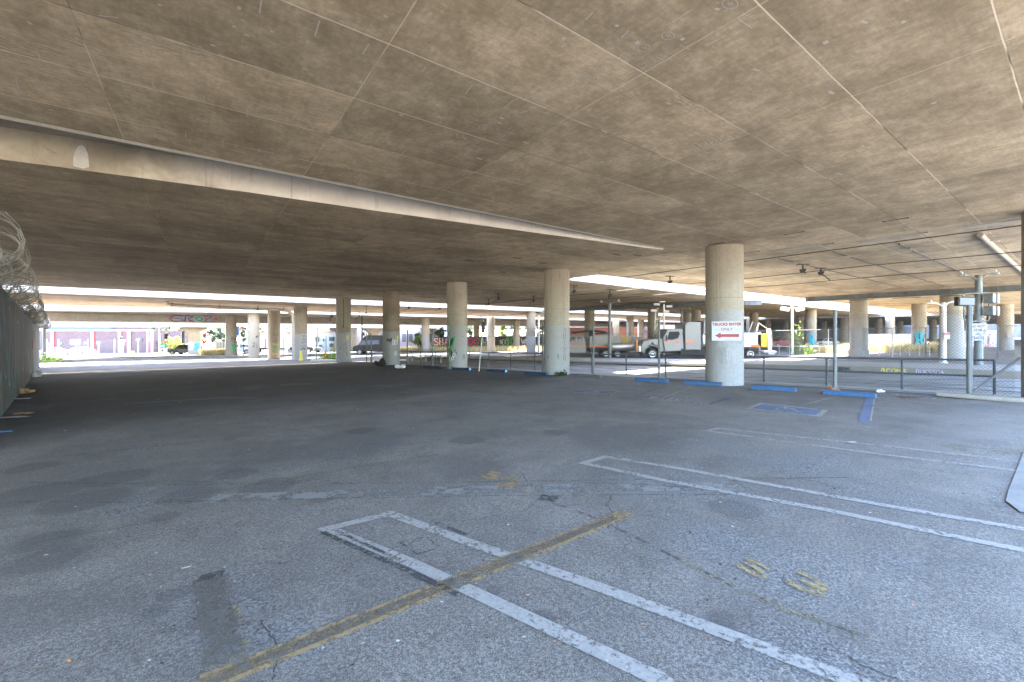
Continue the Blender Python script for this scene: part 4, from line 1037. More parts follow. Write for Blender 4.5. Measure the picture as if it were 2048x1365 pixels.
def left_fence(a0, a1, h, label):
    t = thing('slatted_fence', label, 'fence', LP(a0)); o = t.location.copy()
    n = int((a1-a0)/2.5)+1; m = MB(); st = (a1-a0)/n
    for i in range(n):
        p, q = LP(a0+i*st), LP(a0+(i+1)*st); th = Vector((LD.y, -LD.x, 0))*.03
        A = [p-o, q-o]; 
        vs = [A[0]+th, A[1]+th, A[1]+th+Vector((0, 0, h)), A[0]+th+Vector((0, 0, h)), A[0]-th, A[1]-th, A[1]-th+Vector((0, 0, h)), A[0]-th+Vector((0, 0, h))]
        m.add(vs, [(0, 1, 2, 3), (5, 4, 7, 6), (3, 2, 6, 7), (0, 4, 5, 1)]+([(0, 3, 7, 4)] if i == 0 else [])+([(1, 5, 6, 2)] if i == n-1 else []))
    m.build('slat_panel', slat, t)
    for i in range(n+1):
        m = MB(); m.lathe([(.04, 0), (.04, h+.15)], LP(a0+i*st, 0, .0)-o, 10); m.build('post', M['girder'], t, smooth=True)
    m = MB(); m.tube([LP(a0, h)-o, LP(a1, h)-o], .03, 8); m.build('top_rail', M['girder'], t, smooth=True)
    for i in range(n+1):
        m = MB(); m.tube([LP(a0+i*st, h+.1, 0)-o, LP(a0+i*st, h+.45, .25)-o], .018, 6); m.build('wire_arm', M['steel'], t)
    # razor coils
    for (off, zc_, r, turns) in ((.08, .42, .40, 2.9), (-.08, .22, .30, 2.6)):
        m = MB(); L = a1-a0; N_ = int(L*turns)*16; pts = []
        q = random.Random(5)
        for j in range(N_+1):
            f = j/N_; ang = 2*math.pi*turns*L*f; rr_ = r*(1+.10*math.sin(ang*.13)+.05*math.sin(ang*.37))
            wob = .14*math.sin(ang*.5+1)
            pts.append(LP(a0+L*f+wob, h+zc_+.06*math.sin(f*L*.7)+rr_*math.sin(ang), off+rr_*math.cos(ang))-o)
        m.tube(pts, .0075, 4); m.build('razor_coil', M['coil'], t)
    m = MB(); q = random.Random(9)
    for j in range(int((a1-a0)*16)):
        f = q.uniform(a0, a1); ang = q.uniform(0, 6.28); p = LP(f, h+.5+.42*math.sin(ang), .1+.42*math.cos(ang))-o
        d = Vector((q.uniform(-1, 1), q.uniform(-1, 1), q.uniform(-1, 1))).normalized()*.03; e = Vector((q.uniform(-1, 1), q.uniform(-1, 1), q.uniform(-1, 1))).normalized()*.009
        m.add([p-d, p+e, p+d, p-e], [(0, 1, 2, 3)])
    tag(m.build('razor_barbs', M['coil'], t), kind='stuff')
    for zz in (.12, .3):
        m = MB(); m.tube([LP(a0, h+zz, .12)-o, LP(a1, h+zz, .12)-o], .008, 4); m.build('strand', M['steel'], t)
    return t, o
f1, o1 = left_fence(-5, 33.5, 3.03, 'tall dark slatted fence with teal graffiti and coiled razor wire, at the left edge')
f2, o2 = left_fence(47, 60.5, 3.7, 'short far length of dark slatted fence ending in a pale post beside the weeds')
mpf = lambda u, z, lf=0.0: LP(u, z, .045+lf)-o1
m = MB(); q = random.Random(21)
ribbon(m, [[(0.0, 2.7), (.3, 2.2), (.1, 1.4), (.6, .9), (1.2, 1.0), (1.2, 2.0)], [(1.7, 2.6), (2.2, 2.7), (2.5, 2.0), (2.0, 1.4), (1.7, .7), (2.4, .6)], [(3.0, 2.5), (3.1, .8), (3.8, .5), (4.3, 1.4), (4.2, 2.5)], [(5.2, 2.4), (5.0, 1.2), (5.8, .8), (6.6, 1.6), (6.2, 2.4), (5.2, 2.4)], [(8, 2.2), (8.4, .9), (9.4, .8)]], .09, mpf, .0)
m.build('graffiti', M['spraygrey'], f1)
m = MB(); ribbon(m, [[(-1.5, 2.5), (-.6, 2.0), (-1.2, 1.2), (-.4, .8)], [(.6, 2.4), (.8, 1.5), (1.7, 1.3), (1.4, .5)], [(2.8, 1.9), (3.4, 1.2), (4.0, 1.8)]], .28, mpf, -.004); m.build('graffiti', M['teal'], f1)
m = MB(); m.lathe([(.22, -.01), (.22, .01)], (0, 0, 0), 20); b_ = m.build('round_plate', M['carred'], f1, loc=LP(17.5, 1.75, .08)-o1); b_.rotation_euler = (math.pi/2, 0, math.atan2(LD.y, LD.x))
m = MB(); m.tube([LP(60.6, 0)-o2, LP(60.6, 3.9)-o2], .12, 10); m.build('end_post', M['offwhite'], f2)

# far chain link fence beyond the tracks
ff = thing('chain_link_fence', 'long chain link fence with a top rail, beyond the tram tracks', 'fence', (0, 45, gz(0, 45)))
fo = ff.location.copy()
fl = [P(905, 705, 58), G(1141, 708), G(1259, 709.5), G(1412, 710.5), G(1520, 711.5), G(1657, 713), G(1785, 714.5), G(1852, 715), G(1920, 716), G(1995, 716), G(2060, 717)]
fl[0].z = gz(fl[0].x, fl[0].y)
for i, p in enumerate(fl):
    p.z = gz(p.x, p.y); m = MB(); m.lathe([(.035, 0), (.035, 2.3)], p-fo, 8); m.build('post', M['wire'] if i < 4 or i > 6 else M['railg'], ff, smooth=True)
m = MB(); m.tube([p+Vector((0, 0, 2.28))-fo for p in fl], .03, 6); m.build('top_rail', M['girder'], ff)
m = MB()
for a, b in zip(fl[1:], fl[2:]): mesh_panel(m, a, b, .05, 2.26, .14, .0045)
m.v = [tuple(Vector(p)-fo) for p in m.v]; m.build('chain_link_mesh', M['wire'], ff)
# low rail with short stubs behind it
lr = thing('pipe_railing', 'low railing with many thin stubs on the far side of the tracks', 'railing', G(1600, 712)); lo = lr.location.copy()
pts = [(905, 703.5), (1000, 704), (1100, 706), (1500, 709), (1600, 710), (1700, 711), (1800, 712.5), (1900, 713)]
pp = [G(*q) for q in pts]
m = MB(); m.tube([p+Vector((0, 0, .8))-lo for p in pp[3:6]], .03, 6); m.build('rail', M['railg'], lr)
for i in range(len(pp)-1):
    for j in range(5):
        p = pp[i].lerp(pp[i+1], j/5); m = MB(); m.lathe([(.03, 0), (.03, .85)], p-lo, 6); m.build('post', M['railg'] if i > 2 else M['wire'], lr)

# ================================================================== OVERHEAD: girders, wires, hangers, pipes, conduits
def girder(a, b, label, h=.36, w=.28, step=2.1):
    a, b = Vector(a), Vector(b); t = thing('steel_girder', label, 'steel beam', a, group='steel girders under the decks'); d = (b-a); L = d.length; d.normalize()
    sd_ = d.cross(Vector((0, 0, 1))).normalized(); up = Vector((0, 0, 1))
    m = MB(); m.bar((0, 0, 0), b-a, .03, h); m.build('web', M['girder'], t)
    for e in (h/2, -h/2):
        m = MB(); m.bar(up*e, b-a+up*e, w, .03); m.build('flange', M['girder'], t)
    i = 0
    while i*step < L:
        m = MB(); p = d*(i*step+.2); m.bar(p-d*.08, p+d*.08, w*.92, h-.04); m.build('stiffener', M['steel'], t); i += 1
    for j in range(int(L/2.6)):
        m = MB(); p = d*(j*2.6+1.2)-up*(h/2+.09); m.bar(p-d*.75, p+d*.75, .12, .03); m.build('lamp_bracket', M['black'], t)
    return t
girder(P(1611, 599.5, 35.7), P(2090, 573.5, 25.2), 'grey steel girder crossing behind the signal boxes at the right')
girder(P(1139, 619, 50.5), P(1425, 607.5, 40.5), 'grey steel girder behind the signed column, above the parked trucks')
girder(P(1490, 606, 38.5), P(1523, 605.5, 37.5), 'short bright girder end just right of the signed column')
girder(P(925, 633, 72), P(1072, 623.5, 56.5), 'grey steel girder between the green graffiti column and the tagged column')
girder(P(1072, 623.7, 56.4), P(1088, 623.5, 56), 'bright girder stub beside the white double street lamp')
girder(P(780, 654, 96), P(872, 646, 84), 'dark distant girder over the column with bushes')
for s0, z, lb in ((19.9, 2.45, 'thin overhead tram wire, the nearer of the two'), (23.8, 2.42, 'thin overhead tram wire, the farther of the two')):
    t = thing('overhead_wire', lb, 'overhead wire', SV(s0, -4, EH+z), group='overhead tram wires')
    m = MB(); o_ = t.location.copy(); m.tube([SV(s0, -4+i*4.5, EH+z-.04*(i % 2))-o_ for i in range(10)]+[SV(s0-1.5, 46, EH+z-.2)-o_, SV(s0-5, 60, EH+z-.5)-o_], .014, 6); m.build('wire', M['black'], t)
def hanger(px, py, zs, drop, arm, label):
    p = S(px, py, zs); t = thing('wire_hanger', label, 'wire bracket', p, group='black wire hangers under the deck soffits')
    m = MB(); m.box((0, 0, -.012), (.5, .14, .024)); m.build('plate', M['black'], t)
    m = MB()
    m.tube([(0, 0, 0), (0, 0, -drop)], .03, 8); m.build('stem', M['black'], t, smooth=True)
    m = MB(); m.box((0, 0, -drop), (.14, .12, .14)); m.tube([(-.12, 0, -drop+.02), (.12, 0, -drop+.06)], .05, 8); m.build('insulator', M['black'], t)
    ax, az = arm; m = MB(); m.tube([(0, 0, -drop-.02), (ax*.55, 0, -drop+az*.5), (ax, 0, -drop+az)], .022, 6); m.build('arm', M['black'], t)
hl = [(1605.7, 529, ZA, .30, (.12, -.12), 'black wire hanger right of the signed column, left of two'), (1642, 536.5, ZA, .26, (.42, -.32), 'black wire hanger right of the signed column, right of two with a long arm'),
      (1340, 552.5, ZA, .33, (-.28, -.18), 'black double wire hanger in front of the pale gap left of the signed column'), (1219.5, 579, ZB, .42, (-.12, -.28), 'black wire hanger above the dark double street lamp'),
      (1148, 572, ZB, .38, (-.1, -.2), 'black wire hanger just right of the tagged column'), (1067, 592, ZB, .42, (-.35, -.22), 'black wire hanger just left of the tagged column'),
      (996.5, 587, ZB, .44, (-.42, -.25), 'black wire hanger midway between two columns, right of a close pair'), (977, 598, ZB, .5, (-.35, -.25), 'black wire hanger midway between two columns, left of a close pair'),
      (880, 606, ZB, .62, (-.5, -.25), 'black wire hanger just left of the green graffiti column'), (818, 604, ZB, .65, (-.55, -.3), 'black wire hanger just right of the soot-stained column'),
      (732.5, 613, 2.6, .7, (-.6, -.3), 'black wire hanger above the dark lamp post, right of two'), (718, 621, 2.5, .7, (-.5, -.4), 'black wire hanger above the dark lamp post, left of two'),
      (664, 619, 2.55, .85, (-.6, -.3), 'black wire hanger left of the pale repainted column, nearer of two'), (660.6, 627, 2.4, .9, (-.5, -.3), 'black wire hanger left of the pale repainted column, farther of two')]
for h in hl: hanger(*h)
# conduits along the right-hand soffit with leaf-shaped plates
for i, (v0, r, lb) in enumerate([(1.97, .075, 'thick'), (3.8, .045, 'medium'), (5.65, .03, 'slim'), (7.5, .022, 'thin')]):
    t = thing('soffit_conduit', '%s pipe along the right-hand soffit, starting at the %s' % (lb, ('dark joint, nearest of four', 'dark joint, second of four', 'dark joint, third of four', 'dark joint, farthest of four')[i]), 'conduit', SV(18.9, v0, EH+ZA-r), group='pipes along the right-hand soffit')
    o_ = t.location.copy(); m = MB(); m.tube([(0, 0, 0), SV(39, v0, EH+ZA-r)-o_], r*(1 if i == 0 else .6), 10); m.build('pipe', M['fascia_brown'] if i == 0 else M['sprayblack'], t, smooth=True)
    m = MB(); c = SV(20.3, v0, EH+ZA-.03)-o_; n_ = V*.85; w_ = U*.10
    m.add([c-n_, c+w_-Vector((0, 0, .02)), c+n_, c-w_-Vector((0, 0, .02)), c-Vector((0, 0, .10))], [(0, 1, 4), (1, 2, 4), (2, 3, 4), (3, 0, 4)]); m.build('leaf_plate', M['fascia_brown'], t)
# drain pipes
def pipe(name, pts, r, label, mat, hang=()):
    pts = [Vector(p) for p in pts]; t = thing(name, label, 'drain pipe', pts[-1]); o_ = t.location.copy()
    m = MB(); m.tube([p-o_ for p in pts], r, 12); m.build('pipe', mat, t, smooth=True)
    for p, top in hang:
        m = MB(); m.tube([Vector(p)-o_, Vector(p)+Vector((0, 0, top))-o_], .02, 6); m.build('hanger_rod', M['black'], t)
        m = MB(); m.lathe([(r+.03, -.03), (r+.03, .03)], Vector(p)-o_, 12, 'X'); m.build('clamp', M['girder'], t)
    return t
Yp = 40.5
b = P(590, 719, Yp); b.z = gz(b.x, b.y)
pp = [P(333, 602, 36.0), P(336, 607.5, 36.0), P(345, 609.5, 36.2), P(430, 614, 38), P(560, 620.5, Yp)] + [P(560+26*math.sin(a), 634-14*math.cos(a), Yp) for a in (.3, .7, 1.1, 1.4)]+[P(586.5, 650, Yp), Vector((P(586.5, 650, Yp).x, Yp, gz(P(586.5, 650, Yp).x, Yp)))]
pipe('drain_pipe', pp, .13, 'fat grey drain pipe under the deck, bending down beside the column with black tags', M['fascia'],
     [(P(345, 609.5, 36.2), .3), (P(439, 614.5, 38.2), .3), (P(516, 618.3, 39.5), .3), (P(567, 621.2, Yp), .35)])
pp = [P(1186, 636, 62), P(1248, 641, 62), P(1253, 643, 62), P(1255, 648, 62), P(1255, 690, 62)]
pipe('drain_pipe', pp, .13, 'pale pipe bending down beside a far column above the truck bed', M['offwhite'])

# ================================================================== LAMPS, SIGNALS, SIGNS
def double_lamp(base, ztop, label, r, mat, span=1.0, armh=.1, lens=True, yaw=0.0):
    t = thing('street_lamp', label, 'street lamp', base, yaw, 'double-armed street lamps'); H = ztop-base.z
    m = MB(); m.lathe([(r*1.6, 0), (r*1.6, .04), (r*1.05, .08), (r, H*.4), (r*.85, H), (r*.5, H+.02)], (0, 0, 0), 16); m.build('pole', mat, t, smooth=True)
    for sx, dz in ((-1, -.02), (1, .06)):
        m = MB(); m.tube([(sx*r*.5, 0, H-.22), (sx*span*.28, 0, H-.05+dz), (sx*span*.55, 0, H-.0+dz)], .035, 8); m.build('arm', mat, t, smooth=True)
        hd = MB(); c = Vector((sx*span*.78, 0, H+.0+dz)); Lh = span*.56
        hd.add([c+Vector((sx*-Lh*.5, -.06, .03)), c+Vector((sx*-Lh*.5, .06, .03)), c+Vector((sx*-Lh*.1, .14, .07)), c+Vector((sx*-Lh*.1, -.14, .07)), c+Vector((sx*Lh*.5, 0, -.02)),
                c+Vector((sx*-Lh*.45, -.05, -.03)), c+Vector((sx*-Lh*.45, .05, -.03)), c+Vector((sx*-Lh*.1, .13, -.03)), c+Vector((sx*-Lh*.1, -.13, -.03))],
               [(0, 1, 2, 3), (3, 2, 4), (0, 3, 8, 5), (2, 1, 6, 7), (3, 4, 8), (4, 2, 7), (5, 8, 7, 6), (8, 4, 7), (0, 5, 6, 1)])
        hd.build('lamp_head', mat, t)
        m = MB(); m.lathe([(.05, .07), (.05, .17), (.03, .19)], c+Vector((-sx*.03, 0, 0)), 10); m.build('photocell', M['offwhite'], t)
    return t
l1 = double_lamp(G(1957, 741), EH+113/846*19.7, 'stout olive double street lamp standing in front of the right-hand girder', .145, M['girder'], 1.05)
double_lamp(G(1219.6, 720), EH+59/846*34.2, 'dark double street lamp in front of the truck bed', .13, M['girder'], .95)
p = P(1363, 700, 44); p.z = gz(p.x, p.y); double_lamp(p, EH+44/846*44, 'dark double street lamp rising behind the work truck sleeper', .12, M['girder'], 1.1)
double_lamp(G(1077.5, 706), EH+37/846*55, 'white double street lamp left of the tagged column', .13, M['white'], .9)
lp = double_lamp(G(1887, 726.5), EH+58/846*25.2, 'grey double street lamp carrying a small red and white notice', .13, M['offwhite'], 1.0)
m = MB(); m.box((0.02, -.17, 1.62), (.36, .02, .40)); m.build('notice', M['signface'], lp)
m = MB(); m.box((0.02, -.185, 1.74), (.34, .006, .12)); m.build('notice_band', M['red'], lp)
# floodlight mast in the sunlit gap
fm = thing('floodlight_mast', 'bright white mast with two box floodlights behind the near fence', 'light mast', G(1585, 709.5)); H = EH+60/846*41-fm.location.z
m = MB(); m.lathe([(.14, 0), (.14, .2), (.10, .3), (.09, H)], (0, 0, 0), 14); m.build('pole', M['white'], fm, smooth=True)
for sx in (-1, 1):
    m = MB(); m.box((0, 0, 0), (.62, .42, .34)); o = m.build('floodlight', M['white'], fm, bevel=.04, loc=(sx*.72, 0, H-.72)); o.rotation_euler = (.1, sx*-.25, 0)
    m = MB(); m.tube([(0, 0, H-.55), (sx*.5, 0, H-.65)], .03, 6); m.build('arm', M['white'], fm)
# dark thin lamp post behind the stained column, and far left lamp
t = thing('lamp_post', 'thin dark post with a small side box in front of the dark van', 'post', G(724, 709)); H = 3.9
m = MB(); m.lathe([(.11, 0), (.10, H*.8), (.05, H*1.52)], (0, 0, 0), 10); m.build('pole', M['black'], t, smooth=True); m = MB(); m.box((.25, 0, 2.9), (.2, .2, .5)); m.build('box', M['black'], t)
t = thing('lamp_post', 'slim grey lamp post with two short arms rising behind the razor wire', 'street lamp', LP(34.5, 0, -1.5)); H = EH+81/846*34-t.location.z
m = MB(); m.lathe([(.06, 0), (.05, H)], (0, 0, 0), 8); m.build('pole', M['steel'], t); m = MB(); m.tube([(0, 0, H-.03), (1.2, 0, H-.1)], .04, 6); m.tube([(0, 0, H-.5), (.8, .3, H-.45)], .04, 6); m.build('arm', M['steel'], t)

# signal boxes with their pipe frame on the stout lamp
sg = thing('track_signal', 'cluster of dark-rimmed signal boxes on a bent pipe frame around the stout lamp pole', 'signal', G(1957, 741)+Vector((0, -.02, 0)))
def at(px, py, Y=19.4): return P(px, py, Y)-sg.location
m = MB(); m.tube([at(1925, 600), at(1926, 591), at(1932, 588), at(1972, 586.5), at(1976, 590)], .035, 8); m.build('frame_pipe', M['girder'], sg, smooth=True)
m = MB(); m.tube([at(1928, 612), at(1928, 638), at(1932, 643), at(1972, 643), at(1978, 640), at(1978, 600)], .03, 8); m.build('frame_pipe', M['girder'], sg, smooth=True)
m = MB(); m.box((0, 0, 0), (.72, .22, .42)); o = m.build('signal_box', M['black'], sg, loc=at(1929, 603.5), bevel=.03); o.rotation_euler = (0, .03, -.1)
m = MB(); m.box((0, -.12, 0), (.60, .02, .32)); f = m.build('signal_face', M['bluegrey_face'], o)
for yy in (597.5, 622.5):
    m = MB(); m.box((0, 0, 0), (.60, .34, .44)); o = m.build('signal_box', M['girder'], sg, loc=at(1983, yy), bevel=.03); o.rotation_euler = (0, .03, .35)
    m = MB(); m.box((.0, -.18, 0), (.04, .03, .46)); m.build('strap', M['black'], o)

def panel_text(t, lines, w, h, mats, y=-.02):
    """lines: (text, x, z, size, offset, mat)"""
    for txt, x, z, size, off, mt in lines:
        vs, fs = text_mesh(txt, size, 0, off); m = MB(); m.add([(x+v.x, y, z+v.y) for v in vs], fs)
        o = m.build('lettering', mt, t)
# TRUCKS ENTER ONLY
d = Vector((-.34, -.94, 0)).normalized(); c = c1.location+d*(RC+.03); cz = EH-(662.5-HY)/F*14.35
t = thing('truck_sign', 'white sign with dark red words and an arrow on the nearest full column', 'sign', (c.x, c.y, cz), math.atan2(d.y, d.x)+math.pi/2)
t.rotation_euler = (0, math.radians(-.4), math.atan2(d.y, d.x)+math.pi/2)
m = MB(); m.box((0, 0, 0), (.93, .012, .66)); m.build('plate', M['signface'], t)
panel_text(t, [('TRUCKS ENTER', 0, .225, .126, .006, M['red']), ('ONLY', 0, .055, .135, .002, M['red'])], .93, .66, None, -.0085)
m = MB(); m.prism([(-.37, -.155), (-.19, -.055), (-.19, -.105), (.37, -.105), (.37, -.205), (-.19, -.205), (-.19, -.255)], -.0085, -.006, 'XZ'); m.build('arrow', M['red'], t)
m = MB(); m.box((-.30, -.008, .05), (.15, .003, .006)); m.box((.30, -.008, .05), (.15, .003, .006)); m.build('rule', M['red'], t)
for sx in (-1, 1):
    for sz in (-1, 1):
        m = MB(); m.lathe([(.01, -.012), (.01, -.006)], (sx*.44, 0, sz*.30), 8, 'Y'); m.build('bolt', M['steel'], t)
# DO NOT STOP ON TRACKS
p = P(1953, 664.5, 19.35)
t = thing('tracks_sign', 'white do not stop on tracks sign, scrawled over, on the stout lamp pole', 'sign', p, .05)
m = MB(); m.box((0, 0, 0), (1.02, .015, .80)); m.build('plate', M['signface2'], t, bevel=.004)
for z_, a_ in ((.385, 1.0), (-.385, 1.0)):
    m = MB(); m.box((0, -.009, z_), (.98, .003, .012)); m.build('border', M['signblack'], t)
panel_text(t, [('DO NOT', .06, .26, .165, .009, M['signblack']), ('STOP', .06, .08, .165, .009, M['signblack']), ('ON', .06, -.09, .15, .008, M['signblack']), ('TRACKS', .06, -.27, .165, .009, M['signblack'])], 1, 1, None, -.0105)
m = MB(); fl_ = lambda u, z, lf=0.0: Vector((u, -.013-lf, z)); ribbon(m, [[(.1, -.16), (.3, -.12), (.42, .05), (.38, .12), (.34, .0), (.44, -.1)], [(.15, .1), (.3, .04), (.46, .1)]], .025, fl_, 0); m.build('scrawl', M['signblack'], t)
# black flag-like sign on a leaning pole
b = G(958, 743); t = thing('pole_sign', 'dark narrow upright sign on a thin leaning pole, seen edge on', 'sign', b)
top = P(967, 641, b.y)-b; m = MB(); m.tube([(0, 0, 0), top*.7, top], .025, 8); m.build('pole', M['railg'], t, smooth=True)
m = MB(); m.box(P(966.5, 655, b.y)-b+Vector((0, -.04, 0)), (.19, .04, .62)); m.build('plate', M['black'], t)

# ================================================================== VEHICLES
def wheel(parent, x, y, r, w=.24, side=1):
    m = MB(); m.lathe([(r*.62, -w/2), (r*.96, -w/2), (r, -w*.35), (r, w*.35), (r*.96, w/2), (r*.62, w/2)], (0, 0, 0), 24, 'Y')
    o = m.build('wheel', M['tyre'], parent, smooth=True, loc=(x, y, r))
    m = MB(); yy = side*(w/2-.02); m.lathe([(r*.64, -.02), (r*.62, .03), (r*.3, .01), (r*.16, .05), (r*.02, .05)], (0, 0, 0), 20, 'Y')
    m.v = [(a, yy+b*side, c) for a, b, c in m.v]; m.build('rim', M['rim'], o, smooth=True)
    return o
def side_shape(m, prof, w, top_in=None, belt=None):
    """side outline (x, z) given a width; vertices above 'belt' lean in by top_in"""
    n0 = len(m.v); m.prism(prof, -w/2, w/2, 'XZ')
    if top_in:
        zt = max(z for x, z in prof)
        for i in range(n0, len(m.v)):
            x, y, z = m.v[i]
            if z > belt: m.v[i] = (x, y-math.copysign(top_in*(z-belt)/(zt-belt), y), z)
def car(label, cat, loc, rz, body, Lc, Wc, lower, cab, wins, wh, wr, name='parked_car', group=None, lights=True):
    t = thing(name, label, cat, loc, rz, group)
    m = MB(); side_shape(m, lower, Wc); m.build('body', body, t, smooth=True, bevel=.05)
    if cab:
        m = MB(); side_shape(m, cab, Wc-.06, .20, min(z for x, z in cab)+.02); m.build('cabin', body, t, smooth=True, bevel=.03)
        zb = min(z for x, z in cab)+.02; zt = max(z for x, z in cab)
        for wn in wins:
            for sd_ in (-1, 1):
                m = MB(); vs = []
                for x, z in wn: vs.append((x, sd_*((Wc-.06)/2-.20*(z-zb)/(zt-zb)+.006), z))
                m.add(vs, [tuple(range(len(vs)))]); m.build('window', M['glass'], t)
        xa, za = cab[0]; xb, zb_ = cab[1]
        for (x0, z0), (x1, z1), s_ in ((cab[0], cab[1], -1), (cab[-1], cab[-2], 1)):
            m = MB(); wi = Wc/2-.12; wo = Wc/2-.26; e = s_*.012
            m.quad((x0+(x1-x0)*.12+e, -wi, z0+(z1-z0)*.12+.01), (x0+(x1-x0)*.12+e, wi, z0+(z1-z0)*.12+.01), (x0+(x1-x0)*.9+e, wo, z0+(z1-z0)*.9+.012), (x0+(x1-x0)*.9+e, -wo, z0+(z1-z0)*.9+.012)); m.build('windscreen', M['glass'], t)
    for x in wh:
        for sd_ in (-1, 1):
            m = MB(); m.lathe([(wr*1.18, -.01), (wr*1.18, .01)], (x, sd_*(Wc/2-.0), wr), 24, 'Y'); m.build('wheel_arch', M['chassis'], t)
            wheel(t, x, sd_*(Wc/2-.06), wr, .22, sd_)
    if lights:
        x0 = min(x for x, z in lower); x1 = max(x for x, z in lower); zl = .72 if wr < .45 else .95
        for sd_ in (-1, 1):
            m = MB(); m.box((x0+.10, sd_*(Wc/2-.14), zl), (.24, .26, .14)); m.build('headlight', M['lampwhite'], t, bevel=.02)
            m = MB(); m.box((x1-.05, sd_*(Wc/2-.12), zl+.08), (.14, .22, .22)); m.build('tail_light', M['lampred'], t, bevel=.02)
    return t
def sedan(label, loc, rz, mat): 
    return car(label, 'car', loc, rz, mat, 4.6, 1.8, [(-2.3, .32), (-2.32, .6), (-2.1, .78), (-1.1, .92), (1.7, .98), (2.25, .9), (2.3, .4), (2.2, .28), (-2.1, .26)],
        [(-1.15, .90), (-.35, 1.40), (.75, 1.42), (1.75, .95)], [[(-.95, .97), (-.35, 1.33), (.2, 1.36), (.2, .97)], [(.28, .97), (.28, 1.36), (.72, 1.35), (1.35, .99)]], (-1.4, 1.35), .33)
def suv(label, loc, rz, mat, group=None):
    return car(label, 'car', loc, rz, mat, 4.8, 1.9, [(-2.4, .4), (-2.42, .8), (-2.2, .98), (-1.15, 1.08), (2.2, 1.12), (2.35, .9), (2.35, .42), (2.2, .34), (-2.2, .32)],
        [(-1.25, 1.05), (-.45, 1.72), (1.85, 1.70), (2.3, 1.10)], [[(-1.02, 1.12), (-.42, 1.62), (.2, 1.64), (.2, 1.12)], [(.28, 1.12), (.28, 1.64), (1.1, 1.64), (1.1, 1.12)], [(1.18, 1.12), (1.18, 1.64), (1.8, 1.62), (2.1, 1.14)]], (-1.5, 1.45), .38, group=group)
def pickup(label, loc, rz, mat, group=None):
    t = car(label, 'pickup', loc, rz, mat, 5.4, 1.95, [(-2.7, .45), (-2.72, .85), (-2.5, 1.02), (-1.3, 1.1), (.55, 1.1), (.62, 1.05), (2.65, 1.05), (2.68, .5), (2.5, .42), (-2.5, .38)],
        [(-1.4, 1.08), (-.75, 1.72), (.45, 1.72), (.62, 1.08)], [[(-1.15, 1.14), (-.72, 1.62), (-.25, 1.64), (-.25, 1.14)], [(-.17, 1.14), (-.17, 1.64), (.38, 1.63), (.5, 1.14)]], (-1.75, 1.65), .40, 'pickup_truck', group)
    return t
def gp(px, Y, dy=0):
    x = (px-CX)/F*Y; return Vector((x, Y, gz(x, Y)))
sedan('white saloon car passing along the brick building', gp(158, 78), .02, M['carwhite'])
suv('black sports utility car partly hidden by the square flared pier', gp(372, 70), .03, M['carblack'])
# dark high-roofed van
t = car('dark high-roofed van with a lit red tail lamp, behind the stained column', 'van', gp(752, 60), .05, M['vangrey'], 5.9, 2.0,
    [(-2.9, .45), (-2.95, .95), (-2.75, 1.15), (-2.2, 1.3), (-1.75, 2.0), (-1.35, 2.5), (-.9, 2.68), (2.85, 2.68), (2.95, 2.4), (2.95, .5), (2.7, .4), (-2.7, .38)], None, [], (-2.0, 1.9), .37, 'delivery_van')
for sd_ in (-1, 1):
    for q in ([(-2.15, 1.35), (-1.72, 1.95), (-1.1, 1.95), (-1.1, 1.35)], [(-.95, 1.4), (-.95, 2.0), (.7, 2.0), (.7, 1.4)]):
        m = MB(); m.add([(x, sd_*1.008, z) for x, z in q], [(0, 1, 2, 3)]); m.build('window', M['glass_lt'], t)
# dark pickup and a white-covered trailer truck behind the drain pipe column
pickup('dark pickup with red tail lamps seen on both sides of the tagged pipe column', gp(612, 74), 2.75, M['carblack'])
suv('silver car half hidden behind the column with the dark figure', gp(482, 72), .05, M['carsilver'])
t = thing('box_truck', 'white box truck with a low open trailer between two background columns', 'truck', gp(538, 76), .03)
m = MB(); m.box((0, 0, 2.35), (6.4, 2.3, 2.9)); m.build('cargo_box', M['white'], t, bevel=.05)
m = MB(); side_shape(m, [(3.3, .6), (5.2, .6), (5.2, 1.5), (4.6, 1.7), (4.2, 2.7), (3.3, 2.7)], 2.1); m.build('cab', M['carwhite'], t, bevel=.06)
m = MB(); m.box((.3, 0, .75), (7.2, 1.1, .25)); m.build('chassis', M['chassis'], t)
for x in (-2.3, 4.3):
    for sd_ in (-1, 1): wheel(t, x, sd_*.98, .45, .3, sd_)
sedan('white car behind the fence at the left of the brick building', gp(105, 83), .02, M['carwhite'])
gR = 'cars parked under the far decks on the right'
pickup('white pickup parked beyond the fence, left of the red car', gp(1528, 76), 3.1, M['carwhite'], gR)
suv('red sports utility car parked left of the floodlight mast', gp(1564, 72), .1, M['carred'], gR)
sedan('pale car parked in shade behind the turquoise figure column', gp(1648, 78), .1, M['carsilver'])

